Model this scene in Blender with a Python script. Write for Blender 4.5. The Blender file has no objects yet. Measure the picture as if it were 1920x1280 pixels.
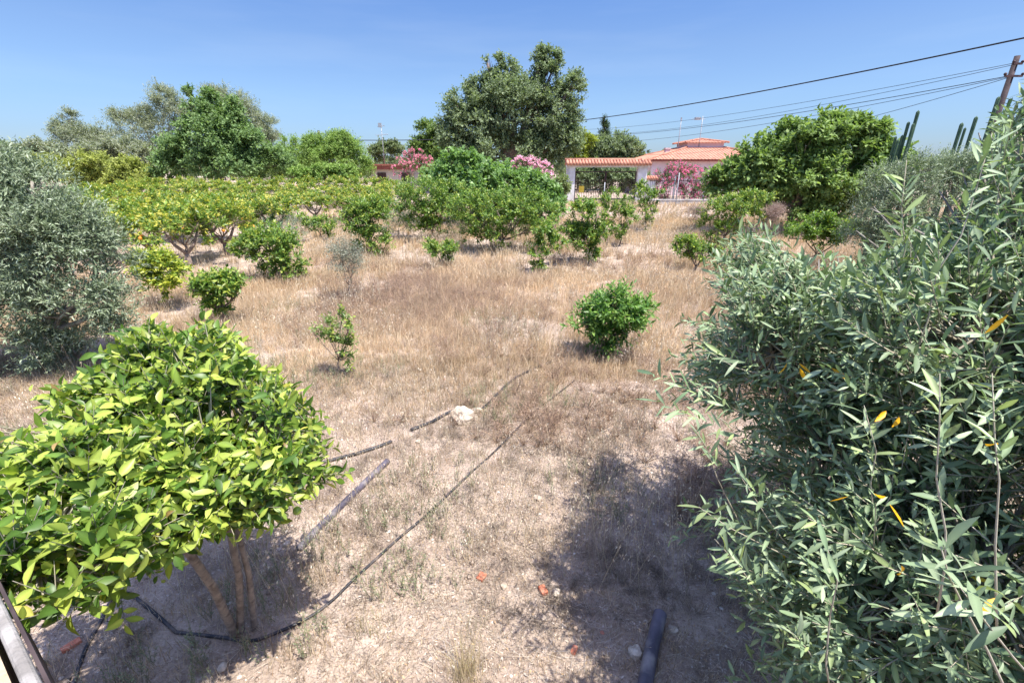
import bpy, math, random
import numpy as np
from mathutils import Vector
R = math.radians
rng = np.random.default_rng(7)
random.seed(7)
sc = bpy.context.scene

# ------------------------------------------------------------ camera, sky, sun
CAMH, PITCH, F = 3.0, 21.0, 853.33
cd = bpy.data.cameras.new("camera"); cam = bpy.data.objects.new("camera", cd)
sc.collection.objects.link(cam); sc.camera = cam
cam.location = (0, 0, CAMH); cam.rotation_euler = (R(90 - PITCH), 0, 0)
cd.lens = 16; cd.sensor_width = 36; cd.clip_start = 0.05; cd.clip_end = 6000
SUN_EL, SUN_AZ = 67.5, 126            # azimuth clockwise from +Y
w = bpy.data.worlds.new("World"); sc.world = w; w.use_nodes = True
nt = w.node_tree; nt.nodes.clear()
sky = nt.nodes.new("ShaderNodeTexSky"); sky.sky_type = 'NISHITA'; sky.sun_disc = False
sky.sun_elevation = R(SUN_EL); sky.sun_rotation = R(SUN_AZ)
sky.air_density = 1.0; sky.dust_density = 0.6; sky.ozone_density = 2.2; sky.altitude = 50
tintn = nt.nodes.new("ShaderNodeMix"); tintn.data_type = 'RGBA'; tintn.blend_type = 'MULTIPLY'
tintn.inputs[0].default_value = 1.0; tintn.inputs[7].default_value = (1.1, 0.93, 1.0, 1)
bg = nt.nodes.new("ShaderNodeBackground"); bg.inputs[1].default_value = 0.15
wo = nt.nodes.new("ShaderNodeOutputWorld")
tcw = nt.nodes.new("ShaderNodeTexCoord"); sepw = nt.nodes.new("ShaderNodeSeparateXYZ"); rw = nt.nodes.new("ShaderNodeValToRGB")
el = rw.color_ramp.elements; el[0].position = 0.0; el[0].color = (.195, .285, .395, 1); el[1].position = .7; el[1].color = (1.0, 1, 1, 1)
for p_, c_ in ((.05, (.29, .42, .56)), (.12, (.35, .48, .58)), (.20, (.375, .50, .59)), (.28, (.335, .49, .63)), (.42, (.62, .8, .98))):
    e_ = el.new(p_); e_.color = (c_[0] * .70, c_[1] * .705, c_[2] * .69, 1)
nt.links.new(tcw.outputs["Generated"], sepw.inputs[0]); nt.links.new(sepw.outputs[2], rw.inputs[0])
tin2 = nt.nodes.new("ShaderNodeMix"); tin2.data_type = 'RGBA'; tin2.blend_type = 'MULTIPLY'; tin2.inputs[0].default_value = 1
nt.links.new(sky.outputs[0], tintn.inputs[6]); nt.links.new(tintn.outputs[2], tin2.inputs[6]); nt.links.new(rw.outputs[0], tin2.inputs[7]); mpw = nt.nodes.new("ShaderNodeMapping"); mpw.inputs[3].default_value = (1.2, 1.2, 9); mpw.inputs[2].default_value = (.25, .1, 0)
nzw = nt.nodes.new("ShaderNodeTexNoise"); nzw.inputs["Scale"].default_value = 2.2; nzw.inputs["Detail"].default_value = 6
mrw = nt.nodes.new("ShaderNodeMapRange"); mrw.inputs[1].default_value = .5; mrw.inputs[2].default_value = .8; mrw.inputs[3].default_value = 0; mrw.inputs[4].default_value = .1
clw = nt.nodes.new("ShaderNodeMix"); clw.data_type = 'RGBA'; clw.inputs[7].default_value = (2.1, 2.4, 2.8, 1)
nt.links.new(tcw.outputs["Generated"], mpw.inputs[0]); nt.links.new(mpw.outputs[0], nzw.inputs["Vector"]); nt.links.new(nzw.outputs[0], mrw.inputs[0])
nt.links.new(mrw.outputs[0], clw.inputs[0]); nt.links.new(tin2.outputs[2], clw.inputs[6]); nt.links.new(clw.outputs[2], bg.inputs[0]); nt.links.new(bg.outputs[0], wo.inputs[0])
sl = bpy.data.lights.new("sun", 'SUN'); sl.energy = 3.4; sl.angle = R(0.53); sl.color = (1, 0.95, 0.88)
so = bpy.data.objects.new("sun", sl); sc.collection.objects.link(so)
sv = Vector((math.sin(R(SUN_AZ)) * math.cos(R(SUN_EL)), math.cos(R(SUN_AZ)) * math.cos(R(SUN_EL)), math.sin(R(SUN_EL))))
so.rotation_euler = sv.to_track_quat('Z', 'Y').to_euler()
sc.view_settings.view_transform = 'Standard'; sc.view_settings.look = 'None'
sc.view_settings.gamma = 1; sc.view_settings.exposure = 1.48
sc.cycles.max_bounces = 6; sc.cycles.diffuse_bounces = 3; sc.cycles.transmission_bounces = 3
sc.cycles.glossy_bounces = 2; sc.cycles.use_denoising = True

# ------------------------------------------------------------ maths helpers
CT, ST = math.cos(R(PITCH)), math.sin(R(PITCH))
def hsh(i, j, k):
    n = (i * 374761393 + j * 668265263 + k * 2147483647) & 0xffffffff
    n = ((n ^ (n >> 13)) * 1274126177) & 0xffffffff
    return ((n ^ (n >> 16)) & 0xffff) / 65535.0
def vnoise(x, y, z=0.0):
    x, y, z = np.broadcast_arrays(np.asarray(x, float), np.asarray(y, float), np.asarray(z, float))
    xi, yi, zi = np.floor(x).astype(np.int64), np.floor(y).astype(np.int64), np.floor(z).astype(np.int64)
    fx, fy, fz = x - xi, y - yi, z - zi
    fx, fy, fz = [t * t * (3 - 2 * t) for t in (fx, fy, fz)]
    o = 0
    for a in (0, 1):
        for b in (0, 1):
            for c in (0, 1):
                o = o + hsh(xi + a, yi + b, zi + c) * (fx if a else 1 - fx) * (fy if b else 1 - fy) * (fz if c else 1 - fz)
    return o
def sstep(t): t = np.clip(t, 0, 1); return t * t * (3 - 2 * t)
def tz(x, y):
    x = np.asarray(x, float); y = np.asarray(y, float)
    near = np.clip(1.3 - np.hypot(x, y) / 60, 0, 1)
    return (0.6 * sstep((y - 13) / 18) + near * (0.10 * (vnoise(x * .45, y * .45, 3) - .5)
            + 0.045 * (vnoise(x * 2.1, y * 2.1, 9) - .5) + 0.02 * (vnoise(x * 7, y * 7, 5) - .5)))
def ray(px, py):
    xc, yc = (px - 960) / F, (640 - py) / F
    return np.array([xc, CT + ST * yc, -ST + CT * yc])
def gp(px, py, dz=0.0):
    d = ray(px, py); t = 0.5
    while t < 400:
        p = d * t; z = CAMH + p[2]
        if z <= float(tz(p[0], p[1])) + dz: break
        t += max(0.01, t * 0.003)
    return np.array([d[0] * t, d[1] * t, float(tz(d[0] * t, d[1] * t)) + dz])
def at(px, py, Y):
    d = ray(px, py); t = Y / d[1]
    return np.array([d[0] * t, Y, CAMH + d[2] * t])
def att(px, py, t):
    d = ray(px, py); return np.array([d[0] * t, d[1] * t, CAMH + d[2] * t])
def mpp(p):   # metres per photo pixel at p
    return (p[1] * CT - (p[2] - CAMH) * ST) / F
def proj(P):
    x, y, z = P[:, 0], P[:, 1], P[:, 2] - CAMH
    dep = y * CT - z * ST
    up = y * ST + z * CT
    dd = np.where(dep > 0.05, dep, 0.05)
    return 960 + F * x / dd, 640 - F * up / dd, dep
def inpoly(px, py, poly):
    r = np.zeros(len(px), bool); n = len(poly)
    for i in range(n):
        x1, y1 = poly[i]; x2, y2 = poly[(i + 1) % n]
        c = (y1 > py) != (y2 > py)
        xx = (x2 - x1) * (py - y1) / ((y2 - y1) if y2 != y1 else 1e-9) + x1
        r ^= c & (px < xx)
    return r
def nrm(v): return v / np.maximum(np.linalg.norm(v, axis=-1, keepdims=True), 1e-9)
def rvec(n): return nrm(rng.normal(size=(n, 3)))
def pal(colors, weights, n, jit=0.18):
    c = np.array(colors)[rng.choice(len(colors), n, p=np.array(weights) / sum(weights))]
    return c * (1 + rng.uniform(-jit, jit, (n, 1)))

# ------------------------------------------------------------ mesh builder
class MB:
    def __init__(s): s.v = []; s.q = []; s.t = []; s.c = []; s.n = 0; s.ng = []
    def add(s, v, q=None, t=None, col=None):
        v = np.asarray(v, float).reshape(-1, 3)
        if q is not None and len(q): s.q.append(np.asarray(q, np.int64).reshape(-1, 4) + s.n)
        if t is not None and len(t): s.t.append(np.asarray(t, np.int64).reshape(-1, 3) + s.n)
        s.v.append(v)
        if col is None: col = (1, 1, 1)
        col = np.asarray(col, float)
        if col.ndim == 1: col = np.tile(col, (len(v), 1))
        s.c.append(col); s.n += len(v); return s
    def box(s, c, size, rz=0.0, ax=None):
        h = np.array(size) / 2.0
        k = np.array([[x, y, z] for z in (-1, 1) for y in (-1, 1) for x in (-1, 1)]) * h
        if ax is not None: k = k @ np.array(ax)
        ca, sa = math.cos(rz), math.sin(rz)
        k = np.stack([k[:, 0] * ca - k[:, 1] * sa, k[:, 0] * sa + k[:, 1] * ca, k[:, 2]], 1) + np.array(c)
        return s.add(k, [[0, 2, 3, 1], [4, 5, 7, 6], [0, 1, 5, 4], [2, 6, 7, 3], [0, 4, 6, 2], [1, 3, 7, 5]])
    def tube(s, pts, rad, n=8, cap=True, col=None):
        pts = np.asarray(pts, float); m = len(pts)
        rad = np.broadcast_to(np.asarray(rad, float), (m,))
        T = nrm(np.gradient(pts, axis=0))
        a = np.array([0.13, 0.21, 1.0]) if abs(T[0][2]) < 0.9 else np.array([1.0, 0.2, 0.1])
        U = nrm(np.cross(T, a)); V = np.cross(T, U)
        th = np.arange(n) * 2 * math.pi / n
        ring = pts[:, None] + rad[:, None, None] * (np.cos(th)[None, :, None] * U[:, None] + np.sin(th)[None, :, None] * V[:, None])
        v = ring.reshape(-1, 3); q = []
        i = np.arange(m - 1)[:, None] * n; j = np.arange(n)[None]; k = (j + 1) % n
        q = np.stack([i + j, i + k, i + n + k, i + n + j], -1).reshape(-1, 4)
        t = None
        if cap:
            v = np.concatenate([v, pts[:1], pts[-1:]]); b = m * n
            jj = np.arange(n); kk = (jj + 1) % n
            t = np.concatenate([np.stack([kk, jj, np.full(n, b)], 1), np.stack([jj + (m - 1) * n, kk + (m - 1) * n, np.full(n, b + 1)], 1)])
        return s.add(v, q, t, col)
    def segs(s, P0, P1, r0, r1, n=3, col=None):
        if len(P0) == 0: return s
        T = nrm(P1 - P0); U = nrm(np.cross(T, np.array([0.31, 0.5, 0.81]))); V = np.cross(T, U)
        r0 = np.broadcast_to(r0, (len(P0),)); r1 = np.broadcast_to(r1, (len(P0),))
        th = np.arange(n) * 2 * math.pi / n
        o = np.cos(th)[None, :, None] * U[:, None] + np.sin(th)[None, :, None] * V[:, None]
        v = np.concatenate([P0[:, None] + o * r0[:, None, None], P1[:, None] + o * r1[:, None, None]], 1)
        b = np.arange(len(P0))[:, None, None] * 2 * n; j = np.arange(n); k = (j + 1) % n
        q = (b + np.stack([j, k, k + n, j + n], 1)[None]).reshape(-1, 4)
        if col is not None: col = np.repeat(col, 2 * n, 0)
        return s.add(v.reshape(-1, 3), q, None, col)
    def kites(s, P, D, N, L, W, col, fold=0.15):
        S = nrm(np.cross(D, N)); N = np.cross(S, D); L = np.broadcast_to(L, (len(P),))[:, None]; W = np.broadcast_to(W, (len(P),))[:, None]
        m = P + D * L * .42
        v = np.stack([P, m + S * W * .5 + N * W * fold, P + D * L - N * L * .06, m - S * W * .5 + N * W * fold], 1).reshape(-1, 3)
        b = np.arange(len(P))[:, None, None] * 4
        t = (b + np.array([[0, 1, 2], [0, 2, 3]])[None]).reshape(-1, 3)
        return s.add(v, None, t, np.repeat(col, 4, 0))
    def leaves(s, P, D, N, L, W, col, prof, fold=0.3, curl=0.15):
        S = nrm(np.cross(D, N)); N = np.cross(S, D)
        n = len(P); L = np.broadcast_to(L, (n,))[:, None]; W = np.broadcast_to(W, (n,))[:, None]
        cu = (curl * rng.uniform(-.6, 2.6, n))[:, None]; fo = (fold * rng.uniform(.2, 2.4, n))[:, None]
        vs = []
        for (t, ww) in prof:
            c = P + D * L * t - N * L * cu * t * t
            vs += [c + S * W * ww * .5 + N * W * ww * fo * .5, c, c - S * W * ww * .5 + N * W * ww * fo * .5]
        k = len(prof)
        v = np.stack(vs, 1).reshape(-1, 3)
        q = []
        for i in range(k - 1):
            for j in (0, 1): q.append([3 * i + j, 3 * i + j + 1, 3 * i + j + 4, 3 * i + j + 3])
        q = (np.arange(n)[:, None, None] * 3 * k + np.array(q)[None]).reshape(-1, 4)
        fac = np.tile(np.array([.9, 1.28, .98] * k), n)[:, None] * (1 + .12 * np.tile(np.repeat(np.linspace(-1, 1, k), 3), n)[:, None] * np.repeat(rng.normal(size=n), 3 * k)[:, None])
        return s.add(v, q, None, np.repeat(col, 3 * k, 0) * fac)
    def blades(s, P, H, W, lean, col, bend=0.5):
        # grass blades, two stations and a tip
        n = len(P); a = rng.uniform(0, 2 * math.pi, n); S = np.stack([np.cos(a), np.sin(a), 0 * a], 1)
        H = H[:, None]; W = np.broadcast_to(W, (n,))[:, None]
        up = np.array([0, 0, 1.0])
        m = P + up * H * .55 + lean * H * .25
        tp = P + up * H * (1 - .25 * bend) + lean * H * bend
        v = np.stack([P + S * W * .5, P - S * W * .5, m + S * W * .38, m - S * W * .38, tp], 1).reshape(-1, 3)
        b = np.arange(n)[:, None]
        q = b * 5 + np.array([[0, 1, 3, 2]]); t = b * 5 + np.array([[2, 3, 4]])
        return s.add(v, q, t, np.repeat(col, 5, 0))
    def ball(s, c, r, sub=8, squash=(1, 1, 1), noise=0.0, seed=0, col=None):
        m, n = sub, sub * 2
        ph = np.linspace(0, math.pi, m + 1)[1:-1]; th = np.arange(n) * 2 * math.pi / n
        d = np.stack([np.sin(ph)[:, None] * np.cos(th), np.sin(ph)[:, None] * np.sin(th), np.cos(ph)[:, None] * np.ones(n)], -1).reshape(-1, 3)
        d = np.concatenate([d, [[0, 0, 1], [0, 0, -1]]])
        rr = r * (1 + noise * 2 * (vnoise(d[:, 0] * 1.6 + seed, d[:, 1] * 1.6, d[:, 2] * 1.6) - .5) + noise * .7 * (vnoise(d[:, 0] * 4 + seed, d[:, 1] * 4, d[:, 2] * 4) - .5))
        v = d * rr[:, None] * np.array(squash) + np.array(c)
        q = []; t = []
        for i in range(m - 2):
            for j in range(n): k = (j + 1) % n; q.append([i * n + j, (i + 1) * n + j, (i + 1) * n + k, i * n + k])
        b = (m - 1) * n
        for j in range(n): k = (j + 1) % n; t += [[b, j, k], [b + 1, (m - 2) * n + k, (m - 2) * n + j]]
        return s.add(v, q, t, col)
    def poly(s, pts, thick=None):     # quads/tris from explicit list
        pts = np.asarray(pts, float)
        return s.add(pts, [[0, 1, 2, 3]] if len(pts) == 4 else None, [[0, 1, 2]] if len(pts) == 3 else None)
OFF = {}
def part(name, mb, mat, parent=None, smooth=True, color=True):
    V = np.concatenate(mb.v); o3 = np.zeros(3)
    if parent is not None: o3 = OFF[parent.name]
    V = V - o3
    q = np.concatenate(mb.q) if mb.q else np.zeros((0, 4), np.int64)
    t = np.concatenate(mb.t) if mb.t else np.zeros((0, 3), np.int64)
    me = bpy.data.meshes.new(name)
    me.vertices.add(len(V)); me.vertices.foreach_set("co", V.astype(np.float32).ravel())
    nl = len(q) * 4 + len(t) * 3; me.loops.add(nl)
    me.loops.foreach_set("vertex_index", np.concatenate([q.ravel(), t.ravel()]).astype(np.int32))
    tot = np.concatenate([np.full(len(q), 4), np.full(len(t), 3)]).astype(np.int32)
    st = np.concatenate([[0], np.cumsum(tot)[:-1]]).astype(np.int32)
    me.polygons.add(len(tot)); me.polygons.foreach_set("loop_start", st); me.polygons.foreach_set("loop_total", tot)
    me.polygons.foreach_set("use_smooth", np.full(len(tot), smooth))
    if color:
        ca = me.color_attributes.new("Col", 'FLOAT_COLOR', 'POINT')
        c = np.concatenate(mb.c); c = np.concatenate([c, np.ones((len(c), 1))], 1)
        ca.data.foreach_set("color", c.astype(np.float32).ravel())
    me.update(calc_edges=True); me.materials.append(mat)
    o = bpy.data.objects.new(name, me); sc.collection.objects.link(o)
    OFF[o.name] = o3
    if parent is not None: o.parent = parent
    return o
def tag(o, label=None, cat=None, group=None, kind=None):
    if label: o["label"] = label
    if cat: o["category"] = cat
    if group: o["group"] = group
    if kind: o["kind"] = kind
    return o
def thing(name, label, cat, loc, group=None):
    o = bpy.data.objects.new(name, None); sc.collection.objects.link(o); o.empty_display_size = 0.2
    o.location = tuple(float(a) for a in loc); OFF[o.name] = np.array(loc, float)
    return tag(o, label, cat, group)

# ------------------------------------------------------------ materials
def newmat(name):
    m = bpy.data.materials.new(name); m.use_nodes = True; t = m.node_tree
    b = t.nodes["Principled BSDF"]; return m, t, b
def nd(t, typ, **kw):
    n = t.nodes.new(typ)
    for k, v in kw.items(): setattr(n, k, v)
    return n
def leafmat(name, rough=0.45, transl=0.35, spec=0.4, back=None, tcol=(1.15, 1.25, 0.6)):
    m, t, b = newmat(name); L = t.links
    a = nd(t, "ShaderNodeAttribute", attribute_name="Col")
    n = nd(t, "ShaderNodeTexNoise"); n.inputs["Scale"].default_value = 9
    tc = nd(t, "ShaderNodeTexCoord"); L.new(tc.outputs["Object"], n.inputs["Vector"])
    mr = nd(t, "ShaderNodeMapRange"); mr.inputs[1].default_value = .3; mr.inputs[2].default_value = .7; mr.inputs[3].default_value = .8; mr.inputs[4].default_value = 1.2
    L.new(n.outputs[0], mr.inputs[0])
    mx = nd(t, "ShaderNodeVectorMath", operation='SCALE'); L.new(a.outputs["Color"], mx.inputs[0]); L.new(mr.outputs[0], mx.inputs["Scale"])
    col = mx.outputs[0]
    if back:
        g = nd(t, "ShaderNodeNewGeometry"); mm = nd(t, "ShaderNodeMix", data_type='RGBA')
        L.new(g.outputs["Backfacing"], mm.inputs[0]); L.new(col, mm.inputs[6])
        m2 = nd(t, "ShaderNodeVectorMath", operation='MULTIPLY_ADD'); L.new(col, m2.inputs[0]); m2.inputs[1].default_value = (.8, .8, .8); m2.inputs[2].default_value = back
        L.new(m2.outputs[0], mm.inputs[7]); col = mm.outputs[2]
    L.new(col, b.inputs["Base Color"]); b.inputs["Roughness"].default_value = rough
    b.inputs["Specular IOR Level"].default_value = spec
    if transl > 0:
        tr = nd(t, "ShaderNodeBsdfTranslucent"); tm = nd(t, "ShaderNodeVectorMath", operation='MULTIPLY'); L.new(col, tm.inputs[0]); tm.inputs[1].default_value = tcol
        L.new(tm.outputs[0], tr.inputs[0]); ms = nd(t, "ShaderNodeMixShader"); ms.inputs[0].default_value = transl
        L.new(b.outputs[0], ms.inputs[1]); L.new(tr.outputs[0], ms.inputs[2]); L.new(ms.outputs[0], t.nodes["Material Output"].inputs[0])
    return m
def noisemat(name, c1, c2, scale=6, rough=0.8, bump=0.3, bscale=None, spec=0.3, usecol=False, dist=0.01, c3=None, s3=1.0, lo=.35, hi=.65):
    m, t, b = newmat(name); L = t.links
    tc = nd(t, "ShaderNodeTexCoord")
    n = nd(t, "ShaderNodeTexNoise"); n.inputs["Scale"].default_value = scale; n.inputs["Detail"].default_value = 6
    L.new(tc.outputs["Object"], n.inputs["Vector"])
    cr = nd(t, "ShaderNodeValToRGB"); cr.color_ramp.elements[0].position = lo; cr.color_ramp.elements[1].position = hi
    cr.color_ramp.elements[0].color = (*c1, 1); cr.color_ramp.elements[1].color = (*c2, 1)
    L.new(n.outputs[0], cr.inputs[0]); col = cr.outputs[0]
    if c3:
        n3 = nd(t, "ShaderNodeTexNoise"); n3.inputs["Scale"].default_value = s3; n3.inputs["Detail"].default_value = 4; L.new(tc.outputs["Object"], n3.inputs["Vector"])
        r3 = nd(t, "ShaderNodeMapRange"); r3.inputs[1].default_value = .5; r3.inputs[2].default_value = .68; L.new(n3.outputs[0], r3.inputs[0])
        mm = nd(t, "ShaderNodeMix", data_type='RGBA'); L.new(r3.outputs[0], mm.inputs[0]); L.new(col, mm.inputs[6]); mm.inputs[7].default_value = (*c3, 1); col = mm.outputs[2]
    if usecol:
        a = nd(t, "ShaderNodeAttribute", attribute_name="Col"); mm = nd(t, "ShaderNodeMix", data_type='RGBA', blend_type='MULTIPLY'); mm.inputs[0].default_value = 1
        L.new(col, mm.inputs[6]); L.new(a.outputs["Color"], mm.inputs[7]); col = mm.outputs[2]
    L.new(col, b.inputs["Base Color"]); b.inputs["Roughness"].default_value = rough; b.inputs["Specular IOR Level"].default_value = spec
    if bump:
        n2 = nd(t, "ShaderNodeTexNoise"); n2.inputs["Scale"].default_value = bscale or scale * 4; n2.inputs["Detail"].default_value = 8
        L.new(tc.outputs["Object"], n2.inputs["Vector"])
        bp = nd(t, "ShaderNodeBump"); bp.inputs["Strength"].default_value = bump; bp.inputs["Distance"].default_value = dist
        L.new(n2.outputs[0], bp.inputs["Height"]); L.new(bp.outputs[0], b.inputs["Normal"])
    return m
M_citrus = leafmat("citrus_leaf", 0.42, 0.38, 0.45)
M_olive = leafmat("olive_leaf", 0.5, 0.22, 0.32, back=(0.06, 0.075, 0.055), tcol=(1.1, 1.2, .8))
M_far = leafmat("far_leaf", 0.6, 0.35, 0.2)
M_grass = leafmat("dry_straw", 0.7, 0.25, 0.15, tcol=(1.1, 1.05, .9))
M_petal = leafmat("petal", 0.6, 0.4, 0.2, tcol=(1.2, 1, 1.1))
M_litter = leafmat("litter", 0.85, 0.0, 0.1)
M_bark = noisemat("bark", (.13, .095, .075), (.27, .21, .17), 14, .9, .8, 40)
M_lbark = noisemat("lemon_bark", (.18, .145, .115), (.31, .255, .2), 16, .85, .9, 70, dist=.008, c3=(.13, .1, .08), s3=22)
M_obark = noisemat("olive_bark", (.2, .18, .15), (.36, .33, .28), 14, .85, .6, 50)
M_twig = noisemat("twig", (.30, .27, .19), (.42, .38, .29), 20, .8, 0)
M_rock = noisemat("limestone", (.42, .34, .26), (.62, .54, .43), 7, .95, .9, 30, dist=.02, c3=(.3, .24, .18), s3=11)
M_brick = noisemat("brick", (.42, .13, .07), (.58, .23, .14), 25, .9, .5, 90)
M_peb = noisemat("pebble", (.75, .75, .75), (1.0, 1.0, 1.0), 30, .9, .3, 90, usecol=True)
M_hose = noisemat("black_hose", (.012, .013, .016), (.045, .044, .05), 9, .5, .1, 60, spec=.4, c3=(.11, .09, .075), s3=9)
M_pipe = noisemat("grey_pipe", (.05, .045, .06), (.12, .105, .13), 6, .5, .2, 50, spec=.4, c3=(.27, .24, .22), s3=5)
M_white = noisemat("white_render", (.62, .61, .6), (.78, .77, .75), 2.5, .9, .25, 40, c3=(.5, .47, .44), s3=1.2)
M_pink = noisemat("pink_render", (.66, .5, .5), (.75, .6, .6), .8, .9, .15, 30)
M_cream = noisemat("cream_render", (.5, .44, .38), (.6, .54, .48), .8, .9, .15, 30)
M_tile = noisemat("clay_tile", (.38, .17, .11), (.52, .26, .175), 5, .85, .4, 40, c3=(.36, .15, .1), s3=2)
M_fascia = noisemat("fascia", (.26, .08, .06), (.33, .11, .08), 5, .8, .2)
M_iron = noisemat("iron", (.03, .02, .02), (.09, .05, .045), 12, .6, .1)
M_galv = noisemat("galvanised", (.25, .26, .28), (.4, .42, .44), 12, .45, .1)
M_pole = noisemat("wood_pole", (.035, .025, .028), (.08, .06, .06), 5, .9, .5)
M_conc = noisemat("concrete", (.42, .4, .38), (.56, .54, .51), 3, .9, .4, 40, c3=(.3, .28, .26), s3=2)
M_cable = noisemat("cable", (.015, .015, .02), (.03, .03, .035), 5, .6, 0)
M_cactus = noisemat("cactus_skin", (.05, .1, .05), (.1, .16, .09), 8, .6, .2)
M_orange = noisemat("orange_skin", (.75, .22, .02), (.85, .32, .04), 12, .45, .2, 90)
M_lemon = noisemat("green_lemon", (.2, .3, .04), (.33, .4, .07), 14, .42, .25, 90, spec=.45)
M_yellow = noisemat("yellow_sign", (.7, .5, .05), (.8, .6, .08), 5, .5, 0)
M_ochre = noisemat("ochre_stone", (.36, .26, .14), (.52, .44, .33), 3, .9, .7, 30, dist=.02)

def soil():
    m, t, b = newmat("dry_soil"); L = t.links
    g = nd(t, "ShaderNodeNewGeometry")
    def noise(s, d=8, r=.6):
        n = nd(t, "ShaderNodeTexNoise"); n.inputs["Scale"].default_value = s; n.inputs["Detail"].default_value = d; n.inputs["Roughness"].default_value = r
        L.new(g.outputs["Position"], n.inputs["Vector"]); return n.outputs[0]
    def mr(x, a, c, o0=0, o1=1):
        r = nd(t, "ShaderNodeMapRange"); r.inputs[1].default_value = a; r.inputs[2].default_value = c; r.inputs[3].default_value = o0; r.inputs[4].default_value = o1
        L.new(x, r.inputs[0]); return r.outputs[0]
    def mix(f, a, c):
        mm = nd(t, "ShaderNodeMix", data_type='RGBA'); L.new(f, mm.inputs[0])
        for k, s in ((6, a), (7, c)):
            if isinstance(s, tuple): mm.inputs[k].default_value = (*s, 1)
            else: L.new(s, mm.inputs[k])
        return mm.outputs[2]
    base = mix(mr(noise(1.1), .4, .62), (.40, .31, .24), (.57, .46, .37))
    base = mix(mr(noise(2.3, 10, .7), .47, .58), base, (.29, .225, .175))
    base = mix(mr(noise(38, 6, .8), .52, .66), base, (.25, .19, .15))
    base = mix(mr(noise(55, 4, .7), .58, .7), base, (.68, .6, .52))
    L.new(base, b.inputs["Base Color"]); b.inputs["Roughness"].default_value = .95; b.inputs["Specular IOR Level"].default_value = .1
    v = nd(t, "ShaderNodeTexVoronoi"); v.inputs["Scale"].default_value = 42; L.new(g.outputs["Position"], v.inputs["Vector"])
    h = nd(t, "ShaderNodeMath", operation='MULTIPLY_ADD'); L.new(noise(30, 10, .75), h.inputs[0]); h.inputs[1].default_value = 1.6; L.new(v.outputs[0], h.inputs[2])
    bp = nd(t, "ShaderNodeBump"); bp.inputs["Strength"].default_value = .8; bp.inputs["Distance"].default_value = .022
    L.new(h.outputs[0], bp.inputs["Height"]); L.new(bp.outputs[0], b.inputs["Normal"]); return m
M_soil = soil()

# ------------------------------------------------------------ ground
ys = np.concatenate([np.linspace(-6, 0, 16)[:-1], np.linspace(0, 12, 220)[:-1], 12 + 30 * np.linspace(0, 1, 120)[:-1] ** 1.3, np.geomspace(42, 3500, 26)])
xh = np.concatenate([np.linspace(0, 9, 150)[:-1], 9 + 33 * np.linspace(0, 1, 70)[:-1] ** 1.4, np.geomspace(42, 3500, 22)])
xs = np.concatenate([-xh[::-1][:-1], xh])
X, Y = np.meshgrid(xs, ys); G = np.stack([X, Y, tz(X, Y)], -1).reshape(-1, 3)
nx, ny = len(xs), len(ys); i = np.arange(ny - 1)[:, None] * nx; j = np.arange(nx - 1)[None]
mb = MB(); mb.add(G, np.stack([i + j, i + j + 1, i + nx + j + 1, i + nx + j], -1).reshape(-1, 4))
tag(part("ground", mb, M_soil, color=False), kind="structure")

# ------------------------------------------------------------ foliage
P_FULL = [(0, .05), (.18, .62), (.42, 1.0), (.72, .72), (1, .03)]
P_LEM = [(0, .04), (.12, .42), (.3, .88), (.5, 1.0), (.72, .74), (.88, .36), (1, .02)]
P_OLIV = [(0, .12), (.3, .85), (.6, 1.0), (.85, .55), (1, .04)]
def crown_twigs(blobs, n, shell=0.5, gap=0.35, gfreq=2.5, up=0.35, poly=None, seed=0, clump=13, cr=.27, wexp=.62, tipl=.1):
    """n twig origins and directions: small clumps spread through the volume of ellipsoids (x,y,z,rx,ry,rz)"""
    B = np.array([b if len(b) == 6 else (*b[:3], b[3], b[3], b[3] * .85) for b in blobs], float)
    wgt = (B[:, 3] * B[:, 4] * B[:, 5]) ** wexp; wgt /= wgt.sum()
    P = np.zeros((0, 3)); D = np.zeros((0, 3)); tries = 0
    while len(P) < n and tries < 14:
        tries += 1
        m = max(3, int(n * 1.5 / clump)); k = rng.choice(len(B), m, p=wgt); d = rvec(m)
        d[:, 2] = np.where((d[:, 2] < -.3) & (rng.random(m) < .5), -d[:, 2], d[:, 2])
        r = shell + (.93 - shell) * rng.random(m) ** .55
        c = B[k, :3] + d * r[:, None] * B[k, 3:]
        ok = (vnoise(c[:, 0] * gfreq + seed * 7.3, c[:, 1] * gfreq, c[:, 2] * gfreq) > gap) | (rng.random(m) < .12)
        c, d, k = c[ok], d[ok], k[ok]; cnt = int(clump)
        e = rvec(len(c) * cnt); rad = B[k, 3:].min(1) * cr * rng.uniform(.55, 1.45, len(c)); rad = np.repeat(rad, cnt)[:, None]
        dn = nrm(d / B[k, 3:]); dn = np.repeat(dn, cnt, 0)
        p = np.repeat(c, cnt, 0) + (e * np.array([1, 1, .75]) + dn * .35) * rad * rng.random((len(e), 1)) ** .5
        dd = nrm(dn * .7 + e * .8 + np.array([0, 0, up]) + .3 * rvec(len(e)))
        ok = np.ones(len(p), bool)
        if poly is not None:
            qx, qy, dep = proj(p); onscr = (dep > .05) & (qx > -20) & (qx < 1940) & (qy > -20) & (qy < 1300)
            ok &= (~onscr) | inpoly(qx, qy, poly)
            qx, qy, dep = proj(p + dd * tipl); ok &= (~onscr) | inpoly(qx, qy, poly)
        P = np.concatenate([P, p[ok]]); D = np.concatenate([D, dd[ok]])
    k = rng.permutation(len(P))[:n] if len(P) < n * 1.15 else np.arange(n)
    return P[k], D[k]
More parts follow.
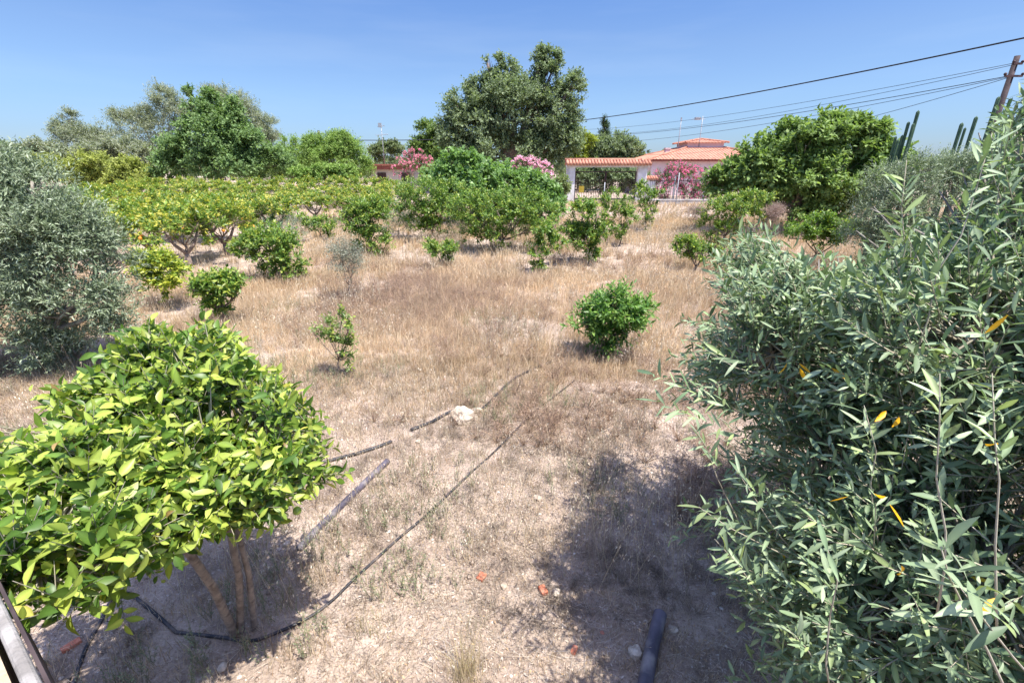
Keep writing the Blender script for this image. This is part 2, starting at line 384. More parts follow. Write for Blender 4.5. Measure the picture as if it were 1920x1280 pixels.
def leafset(P, D, per, tl, ll, lw, colors, wts, mode="kite", mb=None, spread=0.75, poly=None, tipcol=None, opposite=False, upn=0.7):
    n = len(P); mb = mb or MB()
    t = (np.tile((np.arange(per) + .5) / per, n)) + rng.uniform(-.3, .3, n * per) / per
    Pr = np.repeat(P, per, 0); Dr = np.repeat(D, per, 0); TL = np.repeat(tl * rng.uniform(.7, 1.3, n), per)[:, None]
    side = nrm(np.cross(Dr, np.array([.2, .1, 1.0]))); o2 = np.cross(Dr, side)
    a = np.tile(np.arange(per) * 2.4, n) + np.repeat(rng.uniform(0, 6.28, n), per)
    if opposite:
        a = np.tile((np.arange(per) // 2) * 1.57 + (np.arange(per) % 2) * math.pi, n) + np.repeat(rng.uniform(0, 6.28, n), per) + rng.normal(0, .25, n * per)
        t = np.tile(((np.arange(per) // 2) + .5) / (per / 2), n)
    out = np.cos(a)[:, None] * side + np.sin(a)[:, None] * o2
    base = Pr + Dr * (t[:, None] - .35) * TL
    ld = nrm(Dr * rng.uniform(.35, 1.0, n * per)[:, None] + out * spread + .18 * rvec(n * per))
    nn = nrm(np.array([0.1, -.1, upn]) + nrm(Dr) * .4 + .55 * rvec(n * per))
    L = ll * rng.uniform(.5, 1.35, n * per); W = L * lw * rng.uniform(.8, 1.2, n * per)
    c = pal(colors, wts, n * per) * 1.12
    tc = np.repeat(rng.uniform(.82, 1.18, (n, 1)), per, 0); c = c * tc
    if tipcol is not None:
        k = (t > .62) & (np.repeat(rng.random(n), per) < tipcol[1]); c[k] = pal([tipcol[0]], [1], k.sum())
    if mode == "kite": mb.kites(base, ld, nn, L, W, c)
    else: mb.leaves(base, ld, nn, L, W, c, P_OLIV if mode == "olive" else P_LEM)
    return mb
def wob(a, b, k, amp):
    a = np.array(a, float); b = np.array(b, float); t = np.linspace(0, 1, k)[:, None]
    p = a + (b - a) * t; L = np.linalg.norm(b - a)
    o = rng.normal(size=(k, 3)) * amp * L; o[0] = o[-1] = 0
    return p + o
def limbs(base, fork, blobs, r, mbt=None, sub=10, nt=6):
    """tapered trunk from base to fork, a limb to every blob, smaller ones inside it"""
    mb = mbt or MB(); base = np.array(base, float); fork = np.array(fork, float)
    st = base - np.array([0, 0, .08])
    mb.tube(wob(st, fork, 6, .035), np.linspace(r * 1.25, r * .8, 6), 9)
    for b in blobs:
        c = np.array(b[:3]); mid = fork * .45 + c * .55 + np.array([0, 0, -.05 * b[3]]) + rng.normal(size=3) * .08 * b[3]
        pts = np.array([fork, fork * .75 + mid * .25 + rng.normal(size=3) * .03, mid, c]); rr = r * .55
        mb.tube(pts, [rr, rr * .85, rr * .6, rr * .3], 6)
        d = rvec(sub); d[:, 2] = np.abs(d[:, 2]) * .8 - .1
        E = c + d * np.array([b[3]] * 3 if len(b) < 6 else b[3:6]) * .8
        S0 = mid + (c - mid) * rng.random((sub, 1))
        mb.segs(S0, S0 + (E - S0) * .5 + rng.normal(size=(sub, 3)) * .04, rr * .32, rr * .2, 4)
        mb.segs(S0 + (E - S0) * .48, E, rr * .2, rr * .06, 4)
    return mb
CIT = ([(.08, .155, .03), (.125, .215, .04), (.175, .28, .05), (.28, .35, .06)], [3, 4, 3, 1])
CITY = ([(.12, .2, .03), (.22, .3, .04), (.36, .4, .06), (.07, .14, .02)], [2, 4, 3, 1])
OLV = ([(.16, .21, .115), (.22, .27, .165), (.31, .36, .25), (.11, .15, .08)], [3, 4, 2, 2])

def pxblobs(bl, Y, depth=1.0):
    o = []
    for b in bl:
        px, py, r = b[:3]; ry = b[3] if len(b) > 3 else r * .9; dY = b[4] if len(b) > 4 else 0
        c = at(px, py, Y + dY); m = mpp(c); o.append((c[0], c[1], c[2], r * m, max(r, ry) * m * depth * .9, ry * m))
    return o
def field_tree(name, label, cat, base, bl, n, per=7, ll=.085, lw=.5, colr=CIT, mat=None, group=None, trunk=.04, fork=.4, Y=None, leaf="kite", shell=.4, gap=.3, gfreq=4.5, bark=None,
               tl=.22, depth=1.0, spread=.75, tip=((.3, .36, .06), .3), lean=0, basez=None, up=.35, fruit=None, sub=10, dens=2.9, grow=1.14, clump=8, cr=.25):
    b = gp(*base) if Y is None else np.array([*at(base[0], base[1], Y)[:2], float(tz(at(base[0], base[1], Y)[0], Y))])
    B = pxblobs([(q[0], q[1], q[2] * grow, (q[3] if len(q) > 3 else q[2] * .9) * grow, *q[4:]) for q in bl], b[1], depth)
    zt = np.array([q[:3] for q in B]).mean(0)
    fk = b + (zt - b) * np.array([.7, .7, fork]); root = thing(name, label, cat, b, group)
    part("trunk", limbs(b, fk, B, trunk, sub=sub), bark or M_bark, root)
    n = int(n * dens)
    P, D = crown_twigs(B, n, shell, gap, gfreq, up, seed=rng.integers(99), clump=clump, cr=cr)
    part("crown", leafset(P, D, per, tl, ll, lw, colr[0], colr[1], leaf, spread=spread, tipcol=tip), mat or M_citrus, root)
    for (fx, fy, fr) in (fruit or []):
        c = at(fx, fy, b[1] - .1); f = MB(); f.ball(c, fr, 6); part("fruit", f, M_orange, root)
    return root
TIP = ((.3, .36, .06), .3)

# ---- near lemon tree, lower left
LPOLY = [(-40, 850), (60, 838), (120, 800), (88, 748), (160, 722), (222, 650), (290, 612), (330, 640), (385, 618), (445, 640), (452, 692), (505, 700), (545, 735), (592, 790), (604, 850), (644, 890),
         (612, 938), (560, 948), (520, 962), (470, 985), (400, 992), (345, 1015), (295, 1055), (255, 1100), (215, 1165), (150, 1155), (100, 1135), (65, 1175), (-40, 1210)]
lb = gp(452, 1190)
root = thing("lemon_tree", "bushy lemon tree with yellow-green leaves and three bare reddish stems in the near left corner", "tree", lb)
def ab(px, py, t, *r): return (*att(px, py, t), *r)
LB = [ab(340, 745, 2.6, .62, .62, .46), ab(500, 830, 2.6, .42, .5, .34), ab(130, 930, 2.05, .62, .55, .36), ab(70, 1060, 1.65, .42, .32, .25), ab(270, 930, 2.25, .5, .5, .36), ab(420, 720, 2.9, .4, .4, .34), ab(180, 830, 2.5, .5, .5, .34), ab(400, 900, 2.3, .42, .4, .28)]
tr = MB()
for (bx, by, mx, my, ex, ey, tt, r) in [(440, 1188, 400, 1080, 330, 1000, 2.35, .03), (452, 1182, 440, 1090, 425, 960, 2.5, .026), (478, 1180, 462, 1080, 436, 960, 2.6, .022)]:
    g0 = gp(bx, by); e = att(ex, ey, tt); m = (g0 + e) / 2 + np.array([.03, 0, .02])
    e2 = e + np.array([-.12, .02, .35]); tr.tube(np.array([g0 - [0, 0, .08], g0, m, e, e2]), [r * 1.5, r * 1.0, r * .8, r * .72, r * .5], 10)
fk = att(400, 940, 2.4)
part("trunk", tr, M_lbark, root)
br = MB()
for b in LB:
    c = np.array(b[:3]); s = fk + rng.normal(size=3) * .05
    br.tube(np.array([s, s * .5 + c * .5 + rng.normal(size=3) * .05, c]), [.02, .014, .008], 6)
P, D = crown_twigs(LB, 3400, .15, .46, 4.0, .55, LPOLY, 1, 9, .24, tipl=.06)
qx, qy, dep = proj(P)
S0 = np.array([min(LB, key=lambda b: sum((np.array(b[:3]) - p) ** 2))[:3] for p in P])
k = rng.random(len(P)) < .6
br.segs(S0[k] + (P[k] - S0[k]) * .25, P[k], .005, .0025, 4); br.segs(P - D * .07, P + D * .13, .0025, .0014, 3)
part("branches", br, M_twig, root)
cm = leafset(P, D, 8, .2, .066, .41, [(.055, .11, .018), (.10, .175, .028), (.165, .24, .036), (.26, .31, .05), (.42, .40, .08), (.3, .2, .08)], [3.5, 4.5, 4, 2, .5, .08], "lemon", spread=.8, tipcol=((.36, .44, .08), .4), upn=.3)
part("crown", cm, M_citrus, root)
for (fx, fy, t, r) in [(74, 852, 2.05, .03), (384, 893, 2.15, .034), (396, 905, 2.1, .03), (417, 897, 2.12, .031), (246, 943, 1.98, .032), (440, 938, 2.2, .03), (447, 900, 2.2, .028), (557, 957, 2.35, .026), (180, 800, 2.3, .03)]:
    f = MB(); f.ball(att(fx, fy, t), r * .82, 10, (1, 1, 1.08), .03, fx); part("fruit", f, M_lemon, root)

# ---- near olive, right
OPOLY = [(1940, 190), (1890, 225), (1858, 290), (1835, 370), (1800, 420), (1735, 430), (1700, 470), (1655, 490), (1600, 515), (1545, 520), (1500, 500), (1475, 450), (1430, 425), (1400, 450), (1352, 492), (1335, 525), (1362, 560), (1378, 600),
         (1290, 620), (1318, 660), (1240, 690), (1232, 760), (1262, 822), (1300, 800), (1345, 760), (1400, 790), (1420, 830), (1345, 860), (1300, 905), (1330, 950), (1285, 985), (1310, 1045), (1370, 1080), (1395, 1130), (1440, 1180), (1450, 1240), (1490, 1310), (1940, 1310)]
ob = np.array([2.9, 2.0, float(tz(2.9, 2.0))])
root = thing("olive_tree", "large grey-green olive tree crowding the whole right side close to the viewer", "tree", ob)
OB = [(2.55, 2.3, 1.75, 1.35, 1.25, 1.15), (1.75, 1.25, 1.55, .62, .55, .75), (1.4, 2.25, 2.05, .5, .45, .34), (2.75, 2.45, 2.65, 1.0, .95, .62), (2.05, 3.1, 2.15, .75, .65, .55), (1.6, 1.9, 1.35, .5, .55, .6), (1.9, 1.7, 2.3, .6, .55, .38), (2.0, 1.2, 2.2, .5, .35, .5), (1.6, 1.35, 1.0, .5, .5, .6), (2.85, 2.7, 3.0, .55, .5, .45)]
part("trunk", limbs(ob, ob + np.array([-.25, .05, .9]), OB, .11, sub=16), M_obark, root)
P, D = crown_twigs(OB, 5900, .4, .34, 2.5, .3, OPOLY, 2, 8, .24, tipl=.12); D = nrm(D + np.array([-.35, 0, .25]))
keep = np.linalg.norm(P - np.array([0, 0, CAMH]), axis=1) > .85; P, D = P[keep], D[keep]
# long leading shoots
H = []
for (x0, y0, x1, y1, t) in [(1772, 880, 1762, 700, 1.15), (1690, 480, 1700, 300, 1.7), (1560, 1110, 1552, 1030, 1.35), (1830, 1110, 1760, 1010, .95), (1420, 830, 1250, 760, 2.1), (1400, 780, 1245, 710, 2.1), (1470, 700, 1330, 660, 2.1), (1480, 560, 1390, 440, 2.9), (1560, 640, 1450, 500, 2.4), (1460, 1010, 1310, 950, 1.8), (1450, 960, 1380, 880, 1.8), (1800, 420, 1860, 250, 1.5), (1400, 560, 1345, 520, 2.9), (1880, 900, 1860, 700, 1.1), (1700, 700, 1640, 520, 1.7), (1640, 900, 1620, 760, 1.6), (1900, 1180, 1800, 1100, .95), (1450, 1120, 1340, 1010, 1.8), (1560, 1250, 1480, 1180, 1.6), (1350, 880, 1300, 800, 2.0)]:
    a, b = att(x0, y0, t), att(x1, y1, t * .95); H.append((a, nrm(b - a), np.linalg.norm(b - a)))
br = MB()
br.segs(P - D * .13, P + D * .17, .003, .0014, 3)
S0 = np.array([min(OB, key=lambda b: sum((np.array(b[:3]) - p) ** 2))[:3] for p in P]); k = rng.random(len(P)) < .35
mid = S0[k] + (P[k] - S0[k]) * .55 + rng.normal(size=(k.sum(), 3)) * .05
br.segs(S0[k], mid, .008, .005, 4); br.segs(mid, P[k] - D[k] * .12, .005, .003, 4)
OC = [(.135, .20, .09), (.19, .26, .125), (.29, .355, .205), (.08, .13, .055), (.22, .28, .095)]
cm = leafset(P, D, 16, .32, .063, .235, OC, [3, 4, 2, 3, 1], "olive", spread=.62, opposite=True, upn=.5)
for a, d, l in H:
    br.tube(wob(a - d * .35 - np.array([0, 0, .12]), a + d * l, 6, .015), [.0032, .003, .0026, .0022, .0018, .0012], 5)
    pr = max(4, int(l / .03)) * 2
    leafset(a[None] + d * l * .35, d[None], pr, l, .082, .175, OC, [2, 4, 3, 1, 2], "olive", mb=cm, spread=.7, opposite=True)
part("branches", br, M_twig, root)
part("crown", cm, M_olive, root)
# yellowed leaves scattered through it
k = rng.choice(len(P), 90, replace=False)
ym = MB(); n = len(k); yd = nrm(rvec(n) + np.array([0, 0, -.5]))
ym.leaves(P[k] + rvec(n) * .04, yd, rvec(n), .055, .015, pal([(.75, .42, .02), (.65, .5, .06), (.5, .25, .1)], [3, 2, 1], n), P_OLIV)
pts = [att(x, y, t) for (x, y, t) in [(1500, 690, 1.9), (1520, 700, 1.9), (1475, 680, 1.95), (1590, 930, 1.5), (1660, 930, 1.35), (1668, 945, 1.35), (1640, 790, 1.5), (1672, 800, 1.5), (1890, 590, 1.2), (1560, 690, 1.8), (1690, 1060, 1.2), (1870, 1120, 1.1), (1870, 830, 1.2)]]
ym.leaves(np.array(pts), nrm(rvec(len(pts)) + np.array([0, 0, -.8])), nrm(rvec(len(pts)) + [0, -1, 0]), .065, .018, pal([(.8, .42, .02)], [1], len(pts)), P_OLIV)
part("yellow_leaves", ym, M_citrus, root)

# ---- olive at the left, middle distance
field_tree("olive_tree", "silvery round olive tree cut by the left edge, standing over dark shade", "tree", (40, 690),
           [(60, 440, 120, 120), (-40, 420, 120, 110), (150, 560, 90, 80), (60, 340, 60, 45), (20, 560, 110, 80), (210, 500, 40, 55, .5), (-30, 310, 60, 40), (205, 580, 40, 50), (110, 460, 100, 100), (90, 650, 60, 40)],
           3800, 12, .066, .25, OLV, M_olive, trunk=.1, bark=M_obark, tl=.3, spread=.6, shell=.25, gap=.4, gfreq=2.0, tip=None, fork=.35, grow=.98, dens=2.2)
# ---- olive behind the near one, right
field_tree("olive_tree", "small-leaved silver olive tree behind the large right olive and below the cacti", "tree", (1790, 560),
           [(1760, 375, 90, 70), (1850, 350, 90, 62), (1670, 405, 72, 62), (1700, 470, 90, 60), (1900, 460, 110, 90), (1800, 318, 52, 34), (1725, 320, 44, 30), (1930, 320, 70, 50), (1630, 450, 50, 50), (1660, 345, 40, 34)],
           3000, 12, .062, .25, OLV, M_olive, trunk=.1, bark=M_obark, tl=.3, spread=.6, shell=.3, gap=.34, gfreq=2.6, tip=None, fork=.35, grow=1.0)

# ---- the young citrus trees of the dry field
FG = "young citrus trees in the dry field"
ft = field_tree
ft("citrus_tree", "dense round-headed dark green citrus bush alone in the centre right of the dry field", "tree", (1128, 672), [(1145, 592, 56, 32), (1098, 602, 26, 18), (1194, 586, 28, 22), (1158, 562, 36, 18), (1120, 624, 34, 16), (1170, 622, 30, 16), (1140, 645, 20, 10)], 400, 10, .095, .36, ([(.07, .16, .03), (.11, .22, .045), (.17, .3, .06)], [3, 4, 2]), group=FG, trunk=.035, shell=.25, gap=.22, tip=((.22, .35, .08), .4), tl=.28, spread=.65, dens=1.5, grow=1.0, fork=.45, cr=.3)
ft("citrus_tree", "dark green citrus bush with a yellowish left flank, right of the forked orange tree", "tree", (528, 530), [(520, 470, 42, 36), (485, 462, 32, 24), (545, 490, 24, 28), (455, 465, 18, 14), (520, 505, 26, 18)], 330, 9, group=FG, trunk=.045)
ft("citrus_tree", "small citrus tree on a pale leaning trunk, beyond the near lemon tree", "tree", (428, 612), [(385, 532, 32, 20), (425, 535, 30, 24), (446, 552, 18, 20), (402, 572, 24, 14), (360, 536, 16, 12)], 200, 8, group=FG, trunk=.05, gap=.4, grow=.86, fork=.5)
ft("citrus_tree", "pale yellow-green citrus sapling beside the left olive tree", "tree", (308, 580), [(300, 505, 36, 26), (285, 490, 24, 18), (315, 530, 26, 20), (275, 510, 18, 16)], 230, 8, colr=CITY, group=FG, trunk=.02, tip=((.42, .45, .06), .5))
ft("citrus_tree", "tall dark citrus bush leafed to the ground, below the low house's left end", "tree", (700, 482), [(690, 410, 38, 30), (700, 450, 32, 26), (665, 420, 26, 24), (715, 392, 26, 20), (675, 390, 26, 16)], 460, 8, group=FG, grow=1.1)
ft("citrus_tree", "tiny citrus tree with a tuft crown on a dark stump in the brown grass", "tree", (830, 508), [(825, 468, 24, 12), (808, 462, 14, 8), (845, 472, 12, 10), (833, 488, 10, 8)], 110, 8, group=FG, ll=.075)
ft("citrus_tree", "upright citrus tree with two stems and wide side shoots, left below the gate", "tree", (1099, 496), [(1090, 398, 24, 22), (1072, 436, 22, 16), (1122, 432, 28, 16), (1098, 442, 30, 18), (1138, 428, 14, 12), (1112, 472, 9, 18), (1120, 400, 14, 12)], 340, 9, group=FG, trunk=.045, fork=.5, ll=.09)
ft("citrus_tree", "thin leaning citrus sapling leafed from the ground, left of the two-stemmed tree", "tree", (1012, 512), [(1012, 478, 15, 22), (1022, 450, 17, 14), (1045, 455, 20, 9), (1018, 430, 12, 14), (1008, 500, 9, 8)], 150, 8, group=FG, trunk=.018, gap=.3)
ft("citrus_tree", "slender citrus tree with a clump head directly below the gate's right pillar", "tree", (1163, 460), [(1155, 380, 22, 22), (1165, 400, 20, 18), (1178, 410, 12, 14), (1168, 440, 8, 18), (1145, 425, 8, 10)], 190, 8, group=FG, trunk=.022, gap=.3)
ft("citrus_tree", "columnar citrus tree leafed to the ground, before the iron fence's left end", "tree", (1212, 432), [(1208, 370, 20, 22), (1212, 395, 17, 20), (1232, 365, 9, 14), (1212, 418, 10, 10), (1205, 352, 14, 10)], 200, 8, group=FG, trunk=.022, gap=.28)
ft("citrus_tree", "low three-armed citrus bush on a short dark trunk, right of the field centre", "tree", (1298, 516), [(1285, 462, 22, 14), (1318, 475, 24, 12), (1305, 480, 14, 10), (1338, 468, 12, 8)], 140, 8, group=FG, trunk=.045, gap=.38, ll=.08)
ft("citrus_tree", "leafy citrus tree with a yellowish top in front of the big fig tree", "tree", (1345, 470), [(1345, 405, 30, 26), (1380, 385, 36, 20), (1415, 378, 28, 18), (1352, 435, 28, 22), (1395, 400, 24, 18), (1332, 425, 18, 18)], 420, 8, group=FG, tip=((.3, .36, .06), .5))
ft("citrus_tree", "sparse spindly citrus sapling with small pale leaves, beyond the lemon tree", "tree", (632, 705), [(645, 672, 18, 18), (612, 610, 16, 18), (640, 590, 10, 14), (655, 612, 8, 8), (592, 628, 14, 6), (650, 645, 10, 10), (625, 640, 10, 18)], 170, 7, ll=.06, lw=.42, grow=1.0, dens=1.0, colr=([(.12, .2, .05), (.2, .27, .07)], [1, 1]), group=FG, trunk=.014, gap=.3, tl=.2)
ft("citrus_tree", "small dark citrus bush left of the thin grey sapling, before the orchard rows", "tree", (598, 452), [(602, 425, 22, 15), (585, 420, 14, 10), (612, 438, 12, 10)], 130, 8, group=FG)
ft("citrus_tree", "widest citrus tree of the field, low branching, before the middle fig tree", "tree", (938, 472), [(905, 420, 36, 26), (960, 415, 40, 28), (935, 445, 32, 16), (890, 440, 24, 16), (985, 385, 30, 28), (930, 390, 46, 28), (1022, 412, 24, 34), (1000, 435, 24, 22), (880, 395, 30, 30)], 760, 8, group=FG, trunk=.05, grow=1.22)
ft("citrus_tree", "tall dark citrus bush left of the fig tree, behind the tiny stump tree", "tree", (815, 452), [(790, 368, 40, 28), (830, 400, 38, 30), (785, 405, 32, 26), (850, 370, 32, 28), (812, 430, 28, 20), (770, 385, 24, 24)], 700, 8, group=FG, trunk=.05, grow=1.2)
ft("fig_tree", "broad fig tree with large light leaves behind the middle citrus trees", "tree", (930, 425), [(860, 320, 52, 26), (820, 340, 26, 24), (920, 350, 60, 30), (990, 365, 48, 34), (1020, 395, 30, 36), (900, 385, 60, 34), (960, 400, 50, 30), (860, 360, 46, 34), (1035, 375, 18, 22)],
   1500, 7, .17, .72, ([(.11, .2, .055), (.155, .26, .075), (.21, .33, .11)], [3, 4, 2]), trunk=.09, tip=None, tl=.4, gfreq=2.2, spread=.8)
ft("olive_sapling", "thin grey-green sapling with fine twigs standing in the dry grass", "sapling", (654, 568), [(650, 490, 28, 34), (640, 465, 24, 20), (662, 500, 22, 24)], 150, 9, .06, .2, ([(.16, .17, .12), (.24, .25, .19)], [1, 1]), M_olive, trunk=.016, tl=.3, tip=None, gap=.2, shell=.1, sub=24)
ft("shrub", "pale blue-green feathery shrub behind the dark citrus bush", "shrub", (535, 455), [(520, 425, 46, 22), (560, 430, 30, 20), (490, 428, 24, 14)], 500, 9, .06, .14, ([(.17, .25, .17), (.22, .3, .21)], [1, 1]), M_olive, trunk=.02, tl=.3, tip=None, gap=.2, shell=.1)
ft("shrub", "pale blue-green feathery shrub left of the tall citrus bush beside the fig tree", "shrub", (745, 445), [(748, 410, 24, 28), (730, 425, 20, 16), (765, 420, 14, 16)], 300, 9, .07, .14, ([(.17, .25, .17), (.22, .3, .21)], [1, 1]), M_olive, trunk=.02, tl=.3, tip=None, gap=.2, shell=.1)

# ---- orchard rows on the left
def orchard_proto(seed):
    root = thing("orange_tree", "", "tree", (0, 0, 0), "orange trees in the orchard rows")
    B = [(.0, 0, 1.25, .75, .75, .45)]
    for a in range(5):
        th = a * 1.26 + seed; B.append((.6 * math.cos(th), .6 * math.sin(th), 1.1 + .12 * math.sin(a * 2.3 + seed), .5, .5, .42))
    tr = MB(); fork = np.array([0, 0, .38])
    tr.tube(np.array([[0, 0, -.1], [0.01, 0, .1], [0, 0, .38]]), [.075, .065, .06], 9)
    for s in (-1, 1): tr.tube(np.array([fork, fork + [s * .2, s * .05, .25], [s * .35, s * .1, 1.0]]), [.05, .04, .025], 7)
    limbs(np.array([0, 0, .35]), np.array([0, .05, .6]), B, .035, tr, 8)
    part("trunk", tr, M_bark, root)
    P, D = crown_twigs(B, 420, .35, .3, 3.2, .4, seed=seed)
    part("crown", leafset(P, D, 8, .26, .1, .5, [(.09, .165, .03), (.14, .23, .04), (.2, .29, .05), (.3, .35, .07)], [2, 4, 3, 1.2], tipcol=((.45, .43, .07), .4)), M_citrus, root)
    for k in range(3):
        a = rng.uniform(0, 6.28); f = MB(); f.ball((.85 * math.cos(a), .85 * math.sin(a), rng.uniform(.85, 1.15)), .042, 5); part("fruit", f, M_orange, root)
    return root
protos = [orchard_proto(s) for s in (1, 2, 3)]; used = [False] * 3
LM = [(130, "beside the left olive tree"), (175, "left of the bare earth bank"), (222, "below the bare earth bank"), (270, "below the gap left of the mulberry"), (315, "below the mulberry's left edge"), (360, "under the mulberry's tallest shoot"), (405, "below the middle of the mulberry"), (450, "below the mulberry's right half"), (500, "below the mulberry's right edge"), (545, "left of the white-footed utility pole"), (597, "straight below the utility pole"), (640, "just right of the utility pole"), (680, "at the corner of the low house"), (722, "below the low house's antenna"), (765, "below the pink oleander by the low house")]
RW = {14: "front-row orange tree", 18: "leafy orange tree of the second orchard row", 23: "orange tree of the third orchard row", 28: "yellow-flushed orange tree of the fourth orchard row", 34: "orange tree of the last orchard row"}
seen = set()
def orch(px, Y, s, row):
    global used
    k = int(rng.integers(3)); x = (px - 960) / F * (Y * CT + 2.2 * ST); r0 = protos[k]
    if not used[k]: r = r0; used[k] = True
    else:
        r = r0.copy(); sc.collection.objects.link(r)
        for ch in list(r0.children):
            c = ch.copy(); sc.collection.objects.link(c); c.parent = r
    r.location = (x, Y, float(tz(x, Y))); r.rotation_euler = (0, 0, rng.uniform(0, 6.28)); r.scale = (s, s, s * rng.uniform(.92, 1.06) * {14: .98, 18: .88, 23: .78, 28: .76, 34: .84}[row])
    lm = min(LM, key=lambda q: abs(q[0] - px) + (1000 if (row, q[0]) in seen else 0)); seen.add((row, lm[0]))
    r["label"] = RW[row] + " " + lm[1]
    return r
for px, Y in [(345, 14.4), (278, 15.2), (205, 15.5), (418, 16.0)]: orch(px, Y, 1.22, 14)["label"] = {345: "front-row orange tree with a bare forked trunk and oranges under its crown", 278: "front-row orange tree left of the forked one, with a single dark trunk", 205: "front-row orange tree touching the left olive tree", 418: "front-row orange tree hanging low to the right of the forked one"}[px]
for px in (165, 240, 320, 395, 455, 515, 1): 
    if px > 1: orch(px, 19 + rng.uniform(-.4, .4), 1.22, 18)
for px in (140, 205, 270, 335, 400, 465, 530, 590, 650, 712): orch(px, 24 + rng.uniform(-.5, .5), 1.12, 23)
for px in (180, 235, 290, 345, 400, 455, 510, 563, 612, 662, 715, 765): orch(px, 29.5 + rng.uniform(-.5, .5), 1.12, 28)
for px in (265, 310, 355, 400, 445, 490, 535, 585, 632, 680, 728): orch(px, 36 + rng.uniform(-.5, .5), 1.15, 34)

# ---- far trees and bushes
def far(name, label, base, Y, bl, n, per, ll, colr, cat="tree", lw=.6, trunk=.12, tl=None, **k):
    k.setdefault("dens", 2.6); ll *= 1.12; k["shell"] = .25; k["sub"] = 6; k.setdefault("clump", 13); k.setdefault("cr", .27); k.setdefault("grow", 1.0)
    return field_tree(name, label, cat, (base, 330), bl, n, per, ll, lw, colr, k.pop("mat", M_far), trunk=trunk, Y=Y, tl=tl or ll * 3, tip=k.pop("tip", None), **k)
GREY = ([(.17, .2, .13), (.22, .25, .17), (.28, .3, .22)], [2, 3, 2])
MUL = ([(.115, .19, .07), (.155, .24, .09), (.21, .3, .12)], [3, 4, 2])
DRK = ([(.13, .175, .095), (.17, .22, .12), (.22, .27, .15)], [3, 4, 2])
LGT = ([(.13, .22, .05), (.19, .29, .07), (.25, .34, .1)], [2, 3, 2])
YEL = ([(.19, .23, .06), (.26, .30, .07), (.33, .36, .1)], [2, 3, 2])
far("mulberry_tree", "big bright green mulberry with a spiky top at the left behind the orchard", 410, 42, [(400, 262, 62, 45), (350, 292, 58, 38), (455, 285, 55, 42), (388, 215, 32, 28), (425, 230, 34, 26), (357, 186, 7, 30), (395, 190, 12, 16), (440, 205, 6, 20), (320, 312, 42, 28), (505, 312, 42, 30), (430, 312, 70, 32), (370, 240, 30, 26)], 2900, 8, .2, MUL, gfreq=.9, shell=.4, gap=.4)
far("feathery_tree", "grey-green feathery tree rising behind the right of the mulberry", 455, 58, [(435, 208, 34, 34), (468, 238, 36, 36), (500, 248, 18, 26), (402, 188, 22, 20), (515, 275, 14, 26)], 1300, 8, .2, GREY, lw=.3, grow=1.18, gfreq=.7)
far("feathery_tree", "tall grey-green feathery tree just left of the mulberry", 300, 60, [(318, 205, 28, 36), (290, 245, 45, 40), (345, 235, 26, 36), (245, 240, 32, 30), (226, 208, 12, 16), (308, 182, 18, 14), (260, 215, 20, 18)], 1300, 8, .22, GREY, lw=.3, grow=1.18, gfreq=.7, gap=.45)
far("feathery_tree", "grey feathery tree with a leaning tip, second from the left on the skyline", 150, 64, [(120, 245, 20, 26), (150, 265, 38, 24), (190, 255, 26, 20), (125, 220, 16, 10), (205, 268, 26, 22)], 1000, 8, .24, GREY, lw=.3, grow=1.18, gfreq=.7, gap=.42)
far("olive_tree", "dull low olive tree at the far left end of the skyline", 30, 60, [(30, 285, 45, 16), (-20, 290, 40, 18), (85, 285, 36, 18)], 800, 8, .22, GREY, gfreq=.7)
far("olive_tree", "dull grey olive tree on the skyline right of the leaning feathery tree", 230, 56, [(180, 295, 40, 22), (240, 290, 45, 26), (120, 298, 36, 18)], 900, 8, .22, GREY, gfreq=.7)
for (lab, b, Y, bl) in [("yellow-green bush nearest the left olive tree, before the grey skyline trees", 90, 44, [(90, 315, 32, 22), (120, 330, 30, 24)]), ("widest yellow-green bush, at the middle of the bush row left of the mulberry", 175, 42, [(165, 320, 36, 28), (195, 312, 32, 26), (180, 345, 40, 20)]), ("yellow-green bush touching the mulberry's left side", 245, 40, [(245, 325, 30, 26), (270, 335, 30, 24), (225, 345, 30, 16)])]:
    far("bush", lab, b, Y, bl, 600, 8, .16, YEL, "bush", trunk=.07, gfreq=1.2, group="yellow-green bushes before the skyline trees")
far("bush", "low dark green bush right of the left olive tree", 150, 24, [(135, 372, 22, 10), (165, 376, 26, 10), (120, 380, 18, 9)], 350, 8, .12, MUL, "bush", trunk=.04, gfreq=2)
far("pepper_tree", "light green drooping tree behind the utility pole at the left centre", 620, 46, [(600, 285, 34, 26), (640, 275, 36, 24), (665, 300, 30, 24), (585, 265, 18, 10), (620, 300, 50, 26), (680, 315, 18, 16), (635, 260, 22, 12)], 1600, 8, .2, LGT, lw=.3, gfreq=1, up=-.1)
far("pepper_tree", "light green drooping tree between the mulberry and the utility pole", 535, 50, [(545, 300, 36, 26), (520, 310, 34, 24), (545, 265, 16, 8), (575, 310, 26, 20)], 1000, 8, .2, LGT, lw=.3, gfreq=1, up=-.1)
far("bush", "bright green low bush around the foot of the utility pole", 620, 38, [(610, 325, 36, 12), (650, 325, 26, 11), (570, 328, 26, 12)], 700, 8, .14, LGT, "bush", trunk=.05, gfreq=2)
far("tree", "small thin tree behind the roof of the low house and its antenna", 722, 62, [(722, 285, 24, 16), (740, 280, 14, 10), (705, 290, 14, 12)], 400, 8, .22, ([(.13, .17, .08), (.19, .23, .12)], [1, 1]), gfreq=1)
